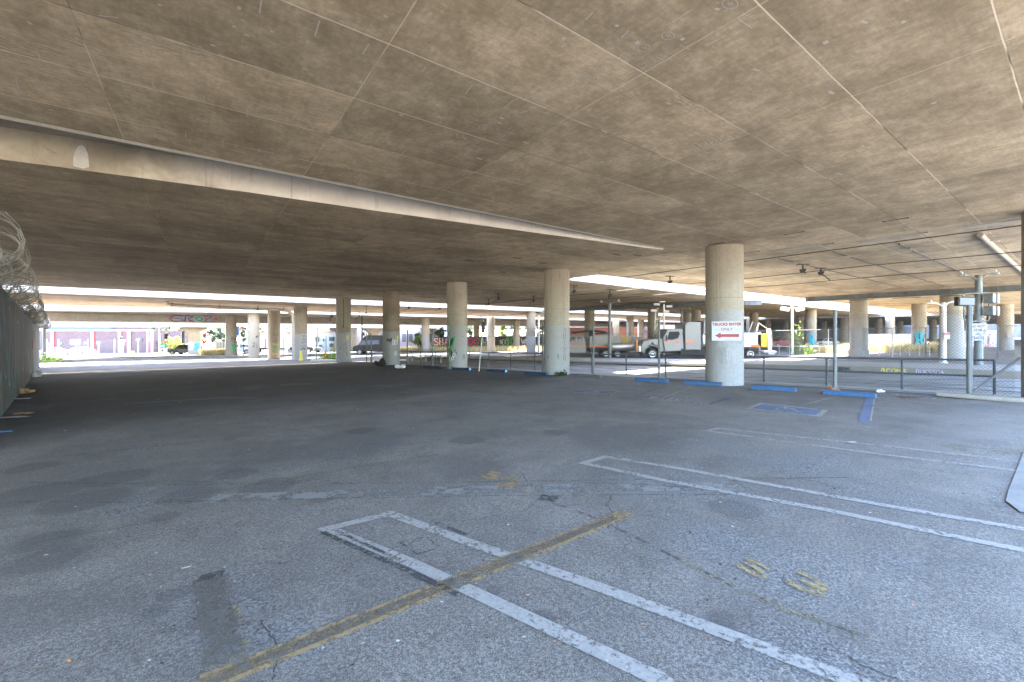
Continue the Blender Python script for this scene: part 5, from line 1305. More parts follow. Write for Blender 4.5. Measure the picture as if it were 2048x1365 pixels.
# crew cab work truck with a slatted bed and a crane
def crew_truck():
    t = thing('work_truck', 'pale crew cab work truck with a slatted bed, orange stripe and striped board', 'truck', gp(1208, 39.5), .0)
    m = MB(); side_shape(m, [(-4.9, .55), (-4.95, 1.05), (-4.7, 1.22), (-3.7, 1.32), (-3.25, 1.38), (-1.85, 1.38), (-1.82, .62), (-2.0, .5)], 1.95); m.build('body', M['truckwhite'], t, smooth=True, bevel=.05)
    m = MB(); side_shape(m, [(-3.7, 1.34), (-3.25, 2.02), (-2.0, 2.04), (-1.86, 1.34)], 1.9, .12, 1.36); m.build('cabin', M['truckwhite'], t, smooth=True, bevel=.04)
    for q in ([(-3.45, 1.45), (-3.18, 1.92), (-2.78, 1.94), (-2.78, 1.45)], [(-2.66, 1.45), (-2.66, 1.94), (-2.12, 1.94), (-2.05, 1.45)]):
        for sd_ in (-1, 1):
            m = MB(); m.add([(x, sd_*(.956-.12*(z-1.36)/.68), z) for x, z in q], [(0, 1, 2, 3)]); m.build('window', M['glass'], t)
    for sd_ in (-1, 1):
        m = MB(); m.box((-3.3, sd_*.985, 1.12), (2.9, .012, .09)); m.build('orange_stripe', M['orange'], t)
        m = MB(); m.box((-3.4, sd_*1.12, 1.42), (.08, .16, .3)); m.build('mirror', M['black'], t, bevel=.02)
        m = MB(); m.box((-4.88, sd_*.75, .98), (.12, .3, .2)); m.build('headlight', M['lampwhite'], t, bevel=.02)
    # slatted bed
    for sd_ in (-1, 1):
        m = MB()
        for i in range(6): m.box((.35, sd_*1.12, 1.22+i*.135), (3.75, .05, .125))
        for x in (-1.5, -.55, .4, 1.35, 2.2): m.box((x, sd_*1.155, 1.52), (.06, .03, .85))
        m.build('bed_slats', M['trucksilver'], t)
        m = MB(); m.box((-.15, sd_*1.15, 1.06), (2.95, .02, .10)); m.build('orange_stripe', M['orange'], t)
        m = MB(); m.box((1.6, sd_*1.18, 1.52), (.56, .02, .86)); b = m.build('striped_board', M['yellow'], t)
        m = MB()
        for i in range(4):
            z = 1.12+i*.22; m.add([(1.33, sd_*1.192, z), (1.87, sd_*1.192, z+.3 if z+.3 < 1.94 else 1.94), (1.87, sd_*1.192, min(1.94, z+.41)), (1.33, sd_*1.192, z+.11)], [(0, 1, 2, 3)])
        m.build('black_stripes', M['signblack'], b)
    m = MB()
    for i in range(6): m.box((-1.55, 0, 1.22+i*.135), (.05, 2.2, .12))
    for z in (1.3, 1.5, 1.7, 1.9): m.box((-1.68, -.9, z), (.16, .06, .05))
    m.build('headboard', M['trucksilver'], t)
    m = MB(); m.box((.35, 0, 1.08), (3.9, 2.2, .12)); m.build('bed_floor', M['trucksilver'], t)
    m = MB(); m.box((2.9, 0, 1.45), (1.1, 2.1, .9)); m.build('rear_locker', M['trucksilver'], t, bevel=.03)
    m = MB(); m.box((-.3, 0, .72), (8.2, .9, .28)); m.box((1.1, 0, .62), (1.7, 1.9, .3)); m.box((-1.1, -.8, .7), (.9, .4, .4)); m.build('chassis', M['chassis'], t)
    m = MB(); m.tube([(-1.2, .2, 1.9), (-1.2, .2, 2.35)], .18, 10); m.tube([(-2.7, .2, 2.34), (-.9, .2, 2.46), (.2, .2, 2.36)], .10, 8); m.box((-2.75, .2, 2.3), (.5, .4, .22)); m.tube([(-1.4, -.1, 2.2), (.6, -.1, 2.3)], .06, 6)
    m.build('crane_arm', M['chassis'], t)
    for x, r in ((-4.1, .40), (-.05, .40), (.98, .40)):
        for sd_ in (-1, 1): wheel(t, x, sd_*(.95), r, .3, sd_)
    return t
crew_truck()
# large cab truck: sleeper box, raised panel, service body, yellow rear with a striped board
def big_truck():
    t = thing('work_truck', 'long white work truck with orange marks, a sleeper box and a yellow striped tail', 'truck', gp(1297, 36.2), .0)
    W2 = 2.3
    m = MB(); side_shape(m, [(-.85, .55), (-.88, 1.15), (-.72, 1.5), (-.3, 1.62), (.85, 1.72), (1.05, 1.74), (1.05, .62), (.62, .62), (.55, .9), (.35, 1.12), (0, 1.2), (-.35, 1.12), (-.56, .85), (-.6, .5)], 1.9); m.build('bonnet', M['truckwhite'], t, smooth=True, bevel=.05)
    m = MB(); side_shape(m, [(.85, 1.72), (1.25, 2.45), (1.5, 2.52), (2.55, 2.52), (2.6, .7), (1.0, .62)], W2-.15, .12, 1.72); m.build('cab', M['truckwhite'], t, smooth=True, bevel=.05)
    for sd_ in (-1, 1):
        m = MB(); yy = W2/2-.075
        n = [(1.2, 1.66), (1.42, 2.28), (2.2, 2.3), (2.28, 2.1), (2.1, 1.75), (1.6, 1.6)]
        m.add([(x, sd_*(yy-.12*max(0, z-1.72)/.8+.01), z) for x, z in n], [tuple(range(6))]); m.build('window', M['glass'], t)
        m = MB(); m.tube([(-.03+.66*math.cos(a*.314), sd_*.98, .47+.66*math.sin(a*.314)) for a in range(11)], .05, 6); m.build('wheel_arch', M['truckwhite'], t, smooth=True)
        m = MB(); m.box((1.05, sd_*1.3, 1.75), (.08, .16, .5)); m.build('mirror', M['black'], t, bevel=.02)
        for x0, x1 in ((.98, 1.42), (1.75, 1.95), (2.1, 2.3), (2.7, 3.35)):
            m = MB(); m.box(((x0+x1)/2, sd_*(W2/2-.055 if x0 < 2.5 else W2/2+.01), 1.46), (x1-x0, .012, .13)); m.build('orange_mark', M['orange'], t)
        m = MB(); m.box((-.82, sd_*.75, 1.15), (.1, .28, .2)); m.build('headlight', M['lampwhite'], t, bevel=.02)
    m = MB(); m.add([(.94, -.9, 1.78), (.94, .9, 1.78), (1.22, .82, 2.4), (1.22, -.82, 2.4)], [(0, 1, 2, 3)]); m.build('windscreen', M['glass'], t)
    m = MB(); m.box((.25, -.6, 1.72), (.45, .3, .06)); m.build('bonnet_vent', M['black'], t)
    m = MB(); m.box((-1.02, 0, .85), (.22, 1.9, .5)); m.build('bumper', M['offwhite'], t, bevel=.04)
    m = MB(); m.box((-1.25, -.85, 1.1), (.1, .1, 1.0)); m.box((-1.25, .85, 1.1), (.1, .1, 1.0)); m.build('marker_post', M['sprayorange'], t)
    m = MB(); side_shape(m, [(2.68, .78), (2.68, 2.85), (2.85, 3.05), (3.1, 3.1), (3.95, 3.08), (4.0, .78)], W2, .0); m.build('sleeper_box', M['truckwhite'], t, smooth=True, bevel=.06)
    m = MB(); m.box((4.02, 0, 2.0), (.14, 2.2, 2.4)); m.build('rear_wall', M['chassis'], t)
    m = MB(); m.add([(4.35, -1.0, 3.25), (5.55, -1.05, 3.05), (5.6, -1.0, 2.0), (4.25, -.95, 2.1), (4.35, -.7, 3.25), (5.55, -.75, 3.05), (5.6, -.7, 2.0), (4.25, -.65, 2.1)], [(0, 1, 2, 3), (4, 5, 6, 7), (0, 1, 5, 4), (1, 2, 6, 5), (2, 3, 7, 6), (3, 0, 4, 7)])
    m.build('tilted_panel', M['trucksilver'], t, bevel=.02)
    for x in (4.3, 4.75):
        m = MB(); m.lathe([(.05, 0), (.13, .1), (.13, .75), (.05, .85)], (x, -.9, 1.2), 12); m.build('gas_bottle', M['offwhite'], t, smooth=True)
    m = MB(); m.box((7.0, 0, 1.6), (4.0, W2, 1.15)); m.build('service_body', M['white'], t, bevel=.03)
    for sd_ in (-1, 1):
        for x in (5.6, 6.6, 7.6, 8.6):
            m = MB(); m.box((x-.02, sd_*(W2/2+.008), 1.62), (.015, .01, 1.05)); m.build('locker_seam', M['trucksilver'], t)
        m = MB(); m.box((7.0, sd_*(W2/2+.008), 1.72), (3.9, .01, .015)); m.build('locker_seam', M['trucksilver'], t)
        m = MB(); m.lathe([(.16, -.008), (.16, .008)], (5.3, sd_*(W2/2+.02), 1.85), 20, 'Y'); m.build('orange_disc', M['orange'], t)
        for x0, x1 in ((5.2, 5.9), (5.95, 6.03), (6.7, 6.85), (7.2, 7.4), (8.1, 8.8)):
            m = MB(); m.box(((x0+x1)/2, sd_*(W2/2+.02), 1.12), (x1-x0, .012, .17)); m.build('orange_mark', M['orange'], t)
    m = MB(); m.box((4.1, 0, .62), (9.9, .95, .32)); m.box((3.3, -.85, .62), (1.9, .45, .5)); m.box((3.3, .85, .62), (1.9, .45, .5)); m.box((5.0, 0, .8), (1.5, 1.9, .25)); m.build('chassis', M['chassis'], t)
    m = MB(); m.lathe([(.3, -1.0), (.33, -.95), (.33, .95), (.3, 1.0)], (-2.0, .9, .95), 20, 'X'); m.build('silver_tank', M['rim'], t, smooth=True)
    m = MB(); m.box((9.05, -.2, 1.55), (.85, 1.9, 1.1)); m.build('yellow_tail', M['yellow'], t, bevel=.05)
    m = MB(); m.add([(9.5, -1.25, .75), (9.75, -1.25, .72), (10.05, -.9, 1.2), (10.0, -.9, 2.3), (9.7, -1.2, 2.55), (9.45, -1.2, 2.5)], [(0, 1, 2, 3, 4, 5)])
    m.add([(x, y+.10, z) for x, y, z in m.v[:6]], [(0, 1, 2, 3, 4, 5)]); m.add([], []); 
    for i in range(6): m.f.append((i, (i+1) % 6, (i+1) % 6+6, i+6))
    m.build('tail_board', M['offwhite'], t)
    m = MB(); m.add([(9.55, -1.265, .9), (9.8, -1.2, .95), (9.95, -1.0, 1.75), (9.9, -1.02, 2.2)], [(0, 1, 2, 3)]); m.build('orange_flash', M['sprayorange'], t)
    m = MB(); m.tube([(8.7, -.8, 2.1), (9.0, -.8, 3.0), (9.6, -.8, 2.6)], .06, 6); m.tube([(8.4, -.2, 2.1), (8.8, -.2, 3.1)], .05, 6); m.build('boom_frame', M['trucksilver'], t)
    m = MB(); m.box((9.7, -.6, .62), (1.0, 1.2, .12)); m.box((9.9, -.8, .45), (.5, .5, .1)); m.build('tow_step', M['offwhite'], t)
    for x in (-.03, 6.9, 8.1):
        for sd_ in (-1, 1): wheel(t, x, sd_*(.98), .43, .32, sd_)
    return t
big_truck()
t = thing('light_tower', 'white folded light tower standing behind the work truck cab', 'light tower', gp(1328, 41)); 
m = MB(); m.tube([(0, 0, 0), (0, 0, 5.0)], .09, 8); m.tube([(-.9, 0, 2.5), (-.8, 0, 4.5)], .04, 6); m.tube([(-.9, 0, 2.6), (0, 0, 4.2)], .03, 6); m.tube([(-.9, 0, 3.8), (0, 0, 2.8)], .03, 6); m.build('mast', M['white'], t)
for dx, dz in ((-.7, 5.3), (.5, 5.1), (-.2, 5.6), (.2, 4.6), (-1.0, 4.7)):
    m = MB(); m.box((dx, 0, dz-.3), (.55, .25, .22)); m.build('lamp', M['white'], t, bevel=.03)

# ================================================================== BUILDINGS AND WALLS
k = NT('purple_brick'); v = k.coord('Object')
br = k.n('ShaderNodeTexBrick'); br.inputs['Scale'].default_value = 1.0; br.inputs['Brick Width'].default_value = .5; br.inputs['Row Height'].default_value = .2; br.inputs['Mortar Size'].default_value = .018
br.inputs['Color1'].default_value = (.085, .052, .055, 1); br.inputs['Color2'].default_value = (.115, .072, .075, 1); br.inputs['Mortar'].default_value = (.08, .055, .058, 1)
sx = k.n('ShaderNodeSeparateXYZ'); k.l(v, sx.inputs[0]); cb = k.n('ShaderNodeCombineXYZ'); k.l(sx.outputs[0], cb.inputs[0]); k.l(sx.outputs[2], cb.inputs[1]); k.l(cb.outputs[0], br.inputs['Vector'])
M['brick'] = k.fin(br.outputs['Color'], .9)
M['pilaster'] = simple('pale_pilaster', (.24, .26, .30), .7, 0, .06, 2); M['redtrim'] = simple('red_trim', (.4, .05, .05), .6, 0, .1, 2)
M['bluewall'] = simple('light_blue_wall', (.38, .48, .54), .8, 0, .06, 1); M['whitewall'] = simple('white_wall', (.6, .61, .62), .8, 0, .05, 1)
M['salmon'] = simple('salmon_wall', (.46, .2, .16), .8, 0, .08, 1); M['lavwall'] = simple('lavender_wall', (.40, .40, .50), .8, 0, .06, 1)
M['greywall'] = simple('grey_wall', (.12, .13, .16), .8, 0, .15, 1); M['darkwall'] = simple('dark_graffiti_wall', (.055, .06, .065), .8, 0, .4, 2)
M['bluegreywall'] = simple('blue_grey_cladding', (.06, .08, .11), .7, 0, .1, 1)
def building(label, px0, px1, ytop, Y, depth, mat, name='building', cat='building', hz=None):
    x0, x1 = (px0-CX)/F*Y, (px1-CX)/F*Y; zb = gz((x0+x1)/2, Y)-.4; zt = EH-(ytop-HY)/F*Y
    t = thing(name, label, cat, ((x0+x1)/2, Y, zb)); m = MB(); m.box((0, depth/2, (zt-zb)/2), (x1-x0, depth, zt-zb)); m.build('wall', mat, t)
    return t
def onb(t, px0, px1, py0, py1, mat, name, Y=None, out=.06, parent=None):
    Y = (Y or t.location.y)-out
    a = P(px0, py0, Y)-t.location; b = P(px1, py1, Y)-t.location
    m = MB(); m.box(((a.x+b.x)/2, -out, (a.z+b.z)/2), (abs(b.x-a.x), out*1.6, abs(a.z-b.z))); return m.build(name, mat, parent or t)
bb = building('long low purple brick building with pale pilasters and red trims', 60, 306, 661.5, 90, 14, M['brick'], 'brick_building')
onb(bb, 58, 307, 660, 662, M['white'], 'coping', out=.14)
for a, b in ((102, 107.7), (182.6, 188), (237, 242.6), (255.3, 261.5), (293.6, 296.8), (302.5, 306)):
    onb(bb, a, b, 662, 708, M['pilaster'], 'pilaster', out=.12)
for a in (101.3, 108.3, 182, 188.6, 236.4, 243, 254.7, 262): onb(bb, a-.4, a+.4, 662, 708, M['redtrim'], 'red_trim', out=.09)
onb(bb, 297, 302.3, 662, 706, M['redtrim'], 'red_panel', out=.08); onb(bb, 298, 302, 670, 684, M['greywall'], 'upright_letters', out=.12)
onb(bb, 60, 296, 706, 709, M['greywall'], 'base_band', out=.10)
for a in (116, 140, 168):
    w_ = onb(bb, a, a+8, 684.5, 689.5, M['glass_lt'], 'window', out=.07)
onb(bb, 277.5, 284.5, 677, 681, M['bluegreywall'], 'wall_plate', out=.08)
b2 = building('dark metal roofed building rising behind the purple brick one', 88, 222, 651.5, 112, 10, M['bluegreywall'])
b3 = building('brown house roofline behind the right half of the brick building', 232, 285, 653.5, 110, 9, M['brick'])
m = MB(); m.add([(-4, 0, 9.6), (4.2, 0, 9.6), (0, 0, 10.4), (-4, 8, 9.6), (4.2, 8, 9.6), (0, 8, 10.4)], [(0, 1, 2), (3, 5, 4), (0, 2, 5, 3), (1, 4, 5, 2)]); m.build('roof', M['bluegreywall'], b3)
bl = building('two storey white and light blue building with an orange band', 552, 705, 646, 92, 14, M['whitewall'], 'white_building')
onb(bl, 552, 690, 665.3, 704, M['bluewall'], 'blue_storey', out=.08); onb(bl, 552, 671, 662.8, 665.2, M['sprayorange'], 'orange_band', out=.13)
for a, b, c, d_ in ((569.5, 578, 655, 660.5), (569.5, 579.5, 671, 686.5), (631, 633.5, 654.5, 658.5), (658.5, 663, 652, 661), (664, 671.5, 654, 663), (630.5, 638, 674, 684), (645.5, 648, 678, 683), (658.5, 668, 674, 683), (659, 666.5, 687, 695), (630, 634, 691, 697), (638, 643, 690, 697)):
    f_ = onb(bl, a, b, c, d_, M['pilaster'], 'window', out=.16); onb(bl, a+.7, b-.7, c+.7, d_-.7, M['glass_lt'], 'pane', out=.24, parent=f_)
wb = building('white building with a shop sign behind the dark van', 703, 768, 652, 98, 12, M['whitewall'], 'white_building')
for a, b, c, d_ in ((705, 714, 656, 662), (704, 715, 672, 678), (704, 714, 681, 688), (722, 733, 655, 661)):
    f_ = onb(wb, a, b, c, d_, M['greywall'], 'window', out=.1)
lv = building('pale lavender hall behind the bushes and bushy column', 768, 872, 648, 104, 20, M['lavwall'], 'pale_hall')
for i in range(7): onb(lv, 778+i*13, 786+i*13, 668, 684, M['glass_lt'], 'window', out=.08)
sb = building('salmon red building behind the parked trucks', 1128, 1310, 655, 96, 15, M['salmon'], 'salmon_building')
for a, b in ((1200, 1222), (1285, 1291)):
    onb(sb, a, b, 669, 676, M['pilaster'], 'window', out=.1)
onb(sb, 1288, 1310, 661, 665, M['signblue'], 'blue_band', out=.1)
gw = building('low dark wall covered in white and green graffiti', 988, 1132, 673.5, 84, .4, M['darkwall'], 'graffiti_wall', 'wall')
onb(gw, 986, 1133, 672.8, 674, M['kerb'], 'coping', out=.08)
gw2 = building('low wall with big red and white bubble letters beside the green graffiti column', 864, 988, 673.5, 84, .4, M['greywall'], 'graffiti_wall', 'wall')
def wallgraf(t, px, py, w, h, txt, mats, ws):
    mp = lambda u, z, lf=0.0: (P(px+u, py-z, t.location.y-.25-lf)-t.location)
    for mt, wd, lf in zip(mats, ws, (0, .05, .1)):
        m = MB(); ribbon(m, letters(txt, 0, 0, w, h, .18), wd, mp, lf); m.build('graffiti', M[mt], t)
wallgraf(gw2, 868, 690.5, 9, 13, 'SBA', ('sprayred', 'spraywhite'), (3.0, 1.5)); wallgraf(gw2, 936, 689, 10, 12, 'OC', ('sprayred', 'pink'), (2.4, 1.0)); wallgraf(gw2, 966, 690, 6, 9, 'HT', ('lilac',), (1.6,))
wallgraf(gw, 1000, 689, 4, 9, 'NEKS', ('spraygrey', 'spraywhite'), (2, .7)); wallgraf(gw, 1010, 689, 9, 12, 'CC', ('spraygreen', 'sprayolive'), (3.6, 1.2)); wallgraf(gw, 1043, 689, 7, 11, 'WH', ('spraywhite', 'lilac'), (1.6, .6)); wallgraf(gw, 1085, 688, 7, 10, 'MUXR', ('spraygrey', 'lilac'), (2, .7))
pw = building('grey retaining wall beyond the dry grass at the right', 1735, 1830, 668.5, 62, .6, M['lavwall'], 'retaining_wall', 'wall')
pw2 = building('pale wall with pink and red bubble graffiti behind the tracks sign', 1918, 2000, 661, 58, .6, M['lavwall'], 'graffiti_wall', 'wall')
mp_ = lambda u, z, lf=0.0: (P(1958+u, 694-z, 57.6-lf)-pw2.location)
m = MB(); ribbon(m, letters('SOB', 4, 2, 9, 22, .1), 3.2, mp_, 0); m.build('graffiti', M['pink'], pw2)
m = MB(); ribbon(m, letters('SOB', 4, 2, 9, 22, .1), 1.3, mp_, .08); m.build('graffiti', M['spraywhite'], pw2)
dw = building('long dark wall closing the view under the far decks', 1310, 2048, 640, 172, 1, M['greywall'], 'retaining_wall', 'wall')
wf = thing('panel_fence', 'bright white panel fence behind the dry grass at the left', 'fence', gp(438, 76)); wo = wf.location.copy()
for i in range(8):
    m = MB(); a = P(431+i*5.6, 683, 76)-wo; b = P(431+i*5.6+5.2, 711, 76)-wo; m.box(((a.x+b.x)/2, 0, a.z/2), (b.x-a.x, .06, a.z+.0)); m.build('panel', M['white'], wf)
    m = MB(); m.box((a.x-.02, -.03, a.z/2), (.06, .08, a.z+.1)); m.build('post', M['steel'], wf)
# street-side chain link fence in front of the brick building
cf = thing('chain_link_fence', 'pale chain link fence in front of the purple brick building', 'fence', gp(180, 80)); co = cf.location.copy(); m2 = MB()
pp = [gp(94, 76), gp(117, 77), gp(176, 78.5), gp(229, 80), gp(276, 82)]
for p in pp: 
    m = MB(); m.lathe([(.05, 0), (.05, 2.9)], p-co, 8); m.build('post', M['white'], cf)
for a, b in zip(pp, pp[1:]): mesh_panel(m2, a, b, 0, 2.7, .35, .006)
m2.v = [tuple(Vector(q)-co) for q in m2.v]; m2.build('chain_link_mesh', M['steel'], cf)
m = MB(); m.tube([pp[0]+Vector((.2, 0, 2.2))-co, pp[0]+Vector((1.4, 0, .1))-co], .05, 6); m.build('brace', M['white'], cf)

# ------------------------------------------------------------------ street things at the left
def pole(name, label, cat, px, ybase, ytop, Y, r, mat, group=None):
    b = gp(px, Y); t = thing(name, label, cat, b, group=group); H = EH-(ytop-HY)/F*Y-b.z
    m = MB(); m.lathe([(r*1.4, 0), (r*1.4, .15), (r, .2), (r*.85, H)], (0, 0, 0), 10); m.build('pole', mat, t, smooth=True); return t, H
def atp(t, px, py): return P(px, py, t.location.y)-t.location
def sigbox(t, px0, px1, py0, py1, mat='black', name='signal_head', lamps=()):
    a = atp(t, px0, py0); b = atp(t, px1, py1); m = MB(); m.box(((a.x+b.x)/2, -.1, (a.z+b.z)/2), (abs(b.x-a.x), .3, abs(a.z-b.z))); o = m.build(name, M[mat], t)
    for px, py, r, mt in lamps:
        p = atp(t, px, py); m = MB(); m.lathe([(r, -.03), (r, .03)], (p.x, -.27, p.z), 12, 'Y'); m.build('lens', M[mt], o)
    return o
t, H = pole('traffic_light', 'traffic light with a dark head low beside the green road sign', 'traffic light', 333.5, 0, 654, 68, .10, M['white'])
sigbox(t, 331, 335.3, 668, 678, lamps=[(333, 670, .13, 'greywall'), (333, 673, .13, 'greywall')]); sigbox(t, 327, 340, 666, 668, 'offwhite', 'hood'); sigbox(t, 329, 335, 683, 687, 'yellow', 'crossing_signal', [(333, 685, .12, 'sprayred')])
t, H = pole('traffic_light', 'tall white signal mast with a black arrow head hung near its top', 'traffic light', 319, 0, 640, 66, .14, M['white'])
sigbox(t, 328.5, 341, 654.5, 658, lamps=[(331.5, 656, .12, 'lampwhite'), (335, 656, .12, 'lampwhite'), (338.5, 656, .12, 'lampwhite')]); m = MB(); m.tube([(0, 0, H-1), tuple(atp(t, 341, 652))], .06, 6); m.build('mast_arm', M['white'], t)
t, H = pole('traffic_light', 'paired white masts left of the square flared pier', 'traffic light', 364, 0, 645, 72, .12, M['white'])
m = MB(); p = atp(t, 370, 710); m.lathe([(.12, 0), (.10, H)], (p.x, 0, 0), 10); m.build('pole', M['white'], t)
sigbox(t, 356.5, 365, 658.5, 662.5, 'offwhite'); sigbox(t, 366, 368, 663, 687, 'greywall', 'cable_box')
t, H = pole('traffic_light', 'signal post with a lit red lamp just right of the square flared pier', 'traffic light', 406.3, 0, 661, 64, .08, M['white'])
sigbox(t, 407.5, 411.8, 668, 676, lamps=[(409.5, 670.3, .16, 'lampred'), (409.5, 673.5, .12, 'greywall')]); sigbox(t, 410.3, 424.5, 660.3, 666, lamps=[(412.8, 662.6, .2, 'lampwhite'), (416.3, 662, .17, 'lampwhite'), (420.8, 662, .17, 'lampwhite')]); sigbox(t, 402, 406, 663.5, 666.5, 'white', 'camera'); sigbox(t, 402.5, 405.5, 678, 683, 'sprayyel', 'crossing_signal'); sigbox(t, 407, 413, 682, 686, 'vangrey', 'box', [(411, 686.5, .17, 'lampred')])
t, H = pole('traffic_light', 'horizontal signal with a red lamp high over the dry grass', 'traffic light', 452, 0, 651, 70, .08, M['white'])
sigbox(t, 441, 452, 651, 654, lamps=[(438, 652.6, .2, 'lampred')]); m = MB(); m.tube([tuple(atp(t, 410, 652.2)), tuple(atp(t, 452, 652.8))], .05, 6); m.build('mast_arm', M['white'], t)
t, H = pole('street_sign', 'green road sign above a blue and white one on a post', 'sign', 327.5, 0, 688, 64, .05, M['white'])
sigbox(t, 321, 333.5, 689, 695.5, 'green', 'green_plate'); sigbox(t, 324, 331, 697, 709, 'white', 'white_plate'); sigbox(t, 325.5, 329.5, 699, 703, 'signblue', 'blue_shield')
m = MB(); m.box(tuple(atp(t, 327, 692.3)+Vector((0, -.27, 0))), (.7, .02, .14)); m.build('white_legend', M['white'], t)
t, H = pole('street_sign', 'back of a plain white rectangular sign on a grey post before the bricks', 'sign', 151.5, 0, 684, 74, .05, M['steel']); sigbox(t, 143.5, 160.5, 680, 690, 'white', 'plate')
t, H = pole('street_sign', 'small narrow white sign on a leaning post before the bricks', 'sign', 197, 0, 684, 76, .05, M['white']); sigbox(t, 195.5, 199, 683.5, 688, 'white', 'plate')
t, H = pole('traffic_light', 'white post with a small signal and side boxes before a pale pilaster', 'traffic light', 244.5, 0, 674, 77, .10, M['white'])
sigbox(t, 241.5, 245.6, 674.5, 679.5, 'black'); sigbox(t, 246, 251, 680, 683, 'white', 'camera'); sigbox(t, 244.8, 247.8, 685, 690.5, 'offwhite', 'box')
t, H = pole('street_sign', 'thin white post with a small plate at the end of the brick building', 'sign', 276.5, 0, 678, 80, .05, M['white']); sigbox(t, 274.8, 278.2, 678, 681, 'white', 'plate')
t, H = pole('sign_post', 'tall dark narrow sign post left of the green road sign', 'sign', 316, 0, 684, 70, .07, M['greywall']); sigbox(t, 313.5, 318.5, 683, 691, 'pilaster', 'plate')
t, H = pole('crossing_gate', 'blue and red striped tall banner post between two background columns', 'sign', 477, 0, 652, 66, .06, M['white']); sigbox(t, 475.3, 478.3, 653.5, 671, 'signblue', 'banner'); sigbox(t, 479.5, 484, 655.5, 664, 'offwhite', 'lamp_box'); sigbox(t, 483, 488, 654, 657, 'pink', 'red_mark')
m = MB(); m.tube([tuple(atp(t, 480, 656)), tuple(atp(t, 497, 664))], .12, 8); m.build('arm', M['white'], t)
t, H = pole('utility_cabinet', 'small cluster of orange-lidded drums beside the brick building', 'cabinet', 265, 0, 703, 80, .25, M['yellow']); sigbox(t, 262.5, 272.5, 706.5, 711, 'chassis', 'drums')
t, H = pole('warning_marker', 'orange and white marker on a post by the silver car', 'sign', 487, 0, 690, 62, .05, M['black']); sigbox(t, 486, 493, 688.5, 693.5, 'white', 'plate'); sigbox(t, 486.5, 492.5, 690.5, 693, 'sprayorange', 'orange_band')
t, H = pole('bollard', 'rusty orange bollard left of the pale repainted column', 'bollard', 650.5, 0, 703, 40, .13, M['sprayorange'])
t, H = pole('bollard', 'cream bollard in front of the column with small black tags', 'bollard', 601.8, 0, 702, 40.3, .13, M['sprayyel'])
t, H = pole('bus_stop_post', 'white stop pole standing before the light blue building', 'post', 635, 0, 650, 84, .12, M['white'])

# ================================================================== VEGETATION
def tree(label, px, Y, hpx_top, wpx, mat, n=2600, seed=1, trunk=True, base_px=None, group=None, lsize=.16):
    q = random.Random(seed); b = gp(px, Y); t = thing('tree', label, 'tree', b, group=group)
    zt = EH-(hpx_top-HY)/F*Y-b.z; Rx = wpx/F*Y/2; zb = zt*.28 if trunk else .0
    if base_px: zb = EH-(base_px-HY)/F*Y-b.z
    cz = (zt+zb)/2; Rz = (zt-zb)/2
    m = MB(); m.tube([(0, 0, -.1), (.1, 0, cz*.5), (0, .1, cz)], [.16, .11, .05], 8)
    for i in range(7):
        a = q.uniform(0, 6.28); e = Vector((math.cos(a)*Rx*.6, math.sin(a)*Rx*.6, cz+q.uniform(-.2, .6)*Rz)); s_ = Vector((0, 0, cz*q.uniform(.45, .8)))
        m.tube([s_, s_.lerp(e, .5)+Vector((0, 0, .2)), e], [.06, .04, .015], 6)
    m.build('trunk', M['bark'], t, smooth=True)
    cl = []
    for i in range(26):
        a = q.uniform(0, 6.28); r = math.sqrt(q.random()); h = q.uniform(-1, 1); k_ = math.sqrt(max(0, 1-h*h))
        cl.append((Vector((math.cos(a)*Rx*r*k_*.85, math.sin(a)*Rx*r*k_*.85, cz+h*Rz*.85)), q.uniform(.16, .36)*min(Rx, max(Rz, 1.))*1.3))
    m = MB()
    for i in range(n):
        c, r = cl[i % len(cl)]; d = Vector((q.gauss(0, 1), q.gauss(0, 1), q.gauss(0, 1))).normalized()*r*q.uniform(.3, 1.0)
        p = c+d; a = Vector((q.gauss(0, 1), q.gauss(0, 1), q.gauss(0, .6))).normalized()*lsize*q.uniform(.7, 1.5); e = a.cross(Vector((q.gauss(0, 1), q.gauss(0, 1), q.gauss(0, 1)))).normalized()*lsize*q.uniform(.3, .6)
        m.add([p-a, p+e, p+a, p-e], [(0, 1, 2, 3)])
    m.build('crown', mat, t)
    return t
gT = 'trees behind the left street'
tree('round green tree behind the left traffic lights', 336, 100, 652, 34, M['leaf'], 2600, 1, group=gT)
tree('green tree close left of the square flared pier', 362, 104, 648, 34, M['leaf'], 2600, 2, group=gT)
tree('low yellow-green bush tree left of the green road sign', 313, 92, 673, 26, M['leafyel'], 1800, 3, False)
tree('bright yellow-green bush tree right of the green road sign', 350, 90, 672, 34, M['leafyel'], 2400, 4, False)
tree('dark leafy tree right of the square flared pier', 425, 98, 640, 44, M['leafdk'], 3200, 5, group=gT)
tree('dark leafy tree behind the white panel fence', 448, 96, 644, 36, M['leafdk'], 3000, 6, group=gT)
tree('dark tree between the grassy column and the dark figure column', 486, 100, 648, 30, M['leafdk'], 2600, 7, group=gT)
tree('dark tree glimpsed right of the dark figure column', 527, 102, 640, 26, M['leafdk'], 2200, 8, group=gT)
tree('small pale tree at the end of the brick building', 304, 98, 650, 18, M['leaf'], 900, 9, group=gT)
tree('light green bush at the foot of the bushy column', 836, 68, 664, 22, M['leafbright'], 1600, 10, False, lsize=.12)
tree('leafy sapling between the bushy column and the green graffiti column', 882, 80, 655, 26, M['leaf'], 1500, 11, base_px=676, lsize=.14)
tree('yellow-green shrub beside the black pole sign', 962, 74, 672, 14, M['leafbright'], 900, 12, False, lsize=.12)
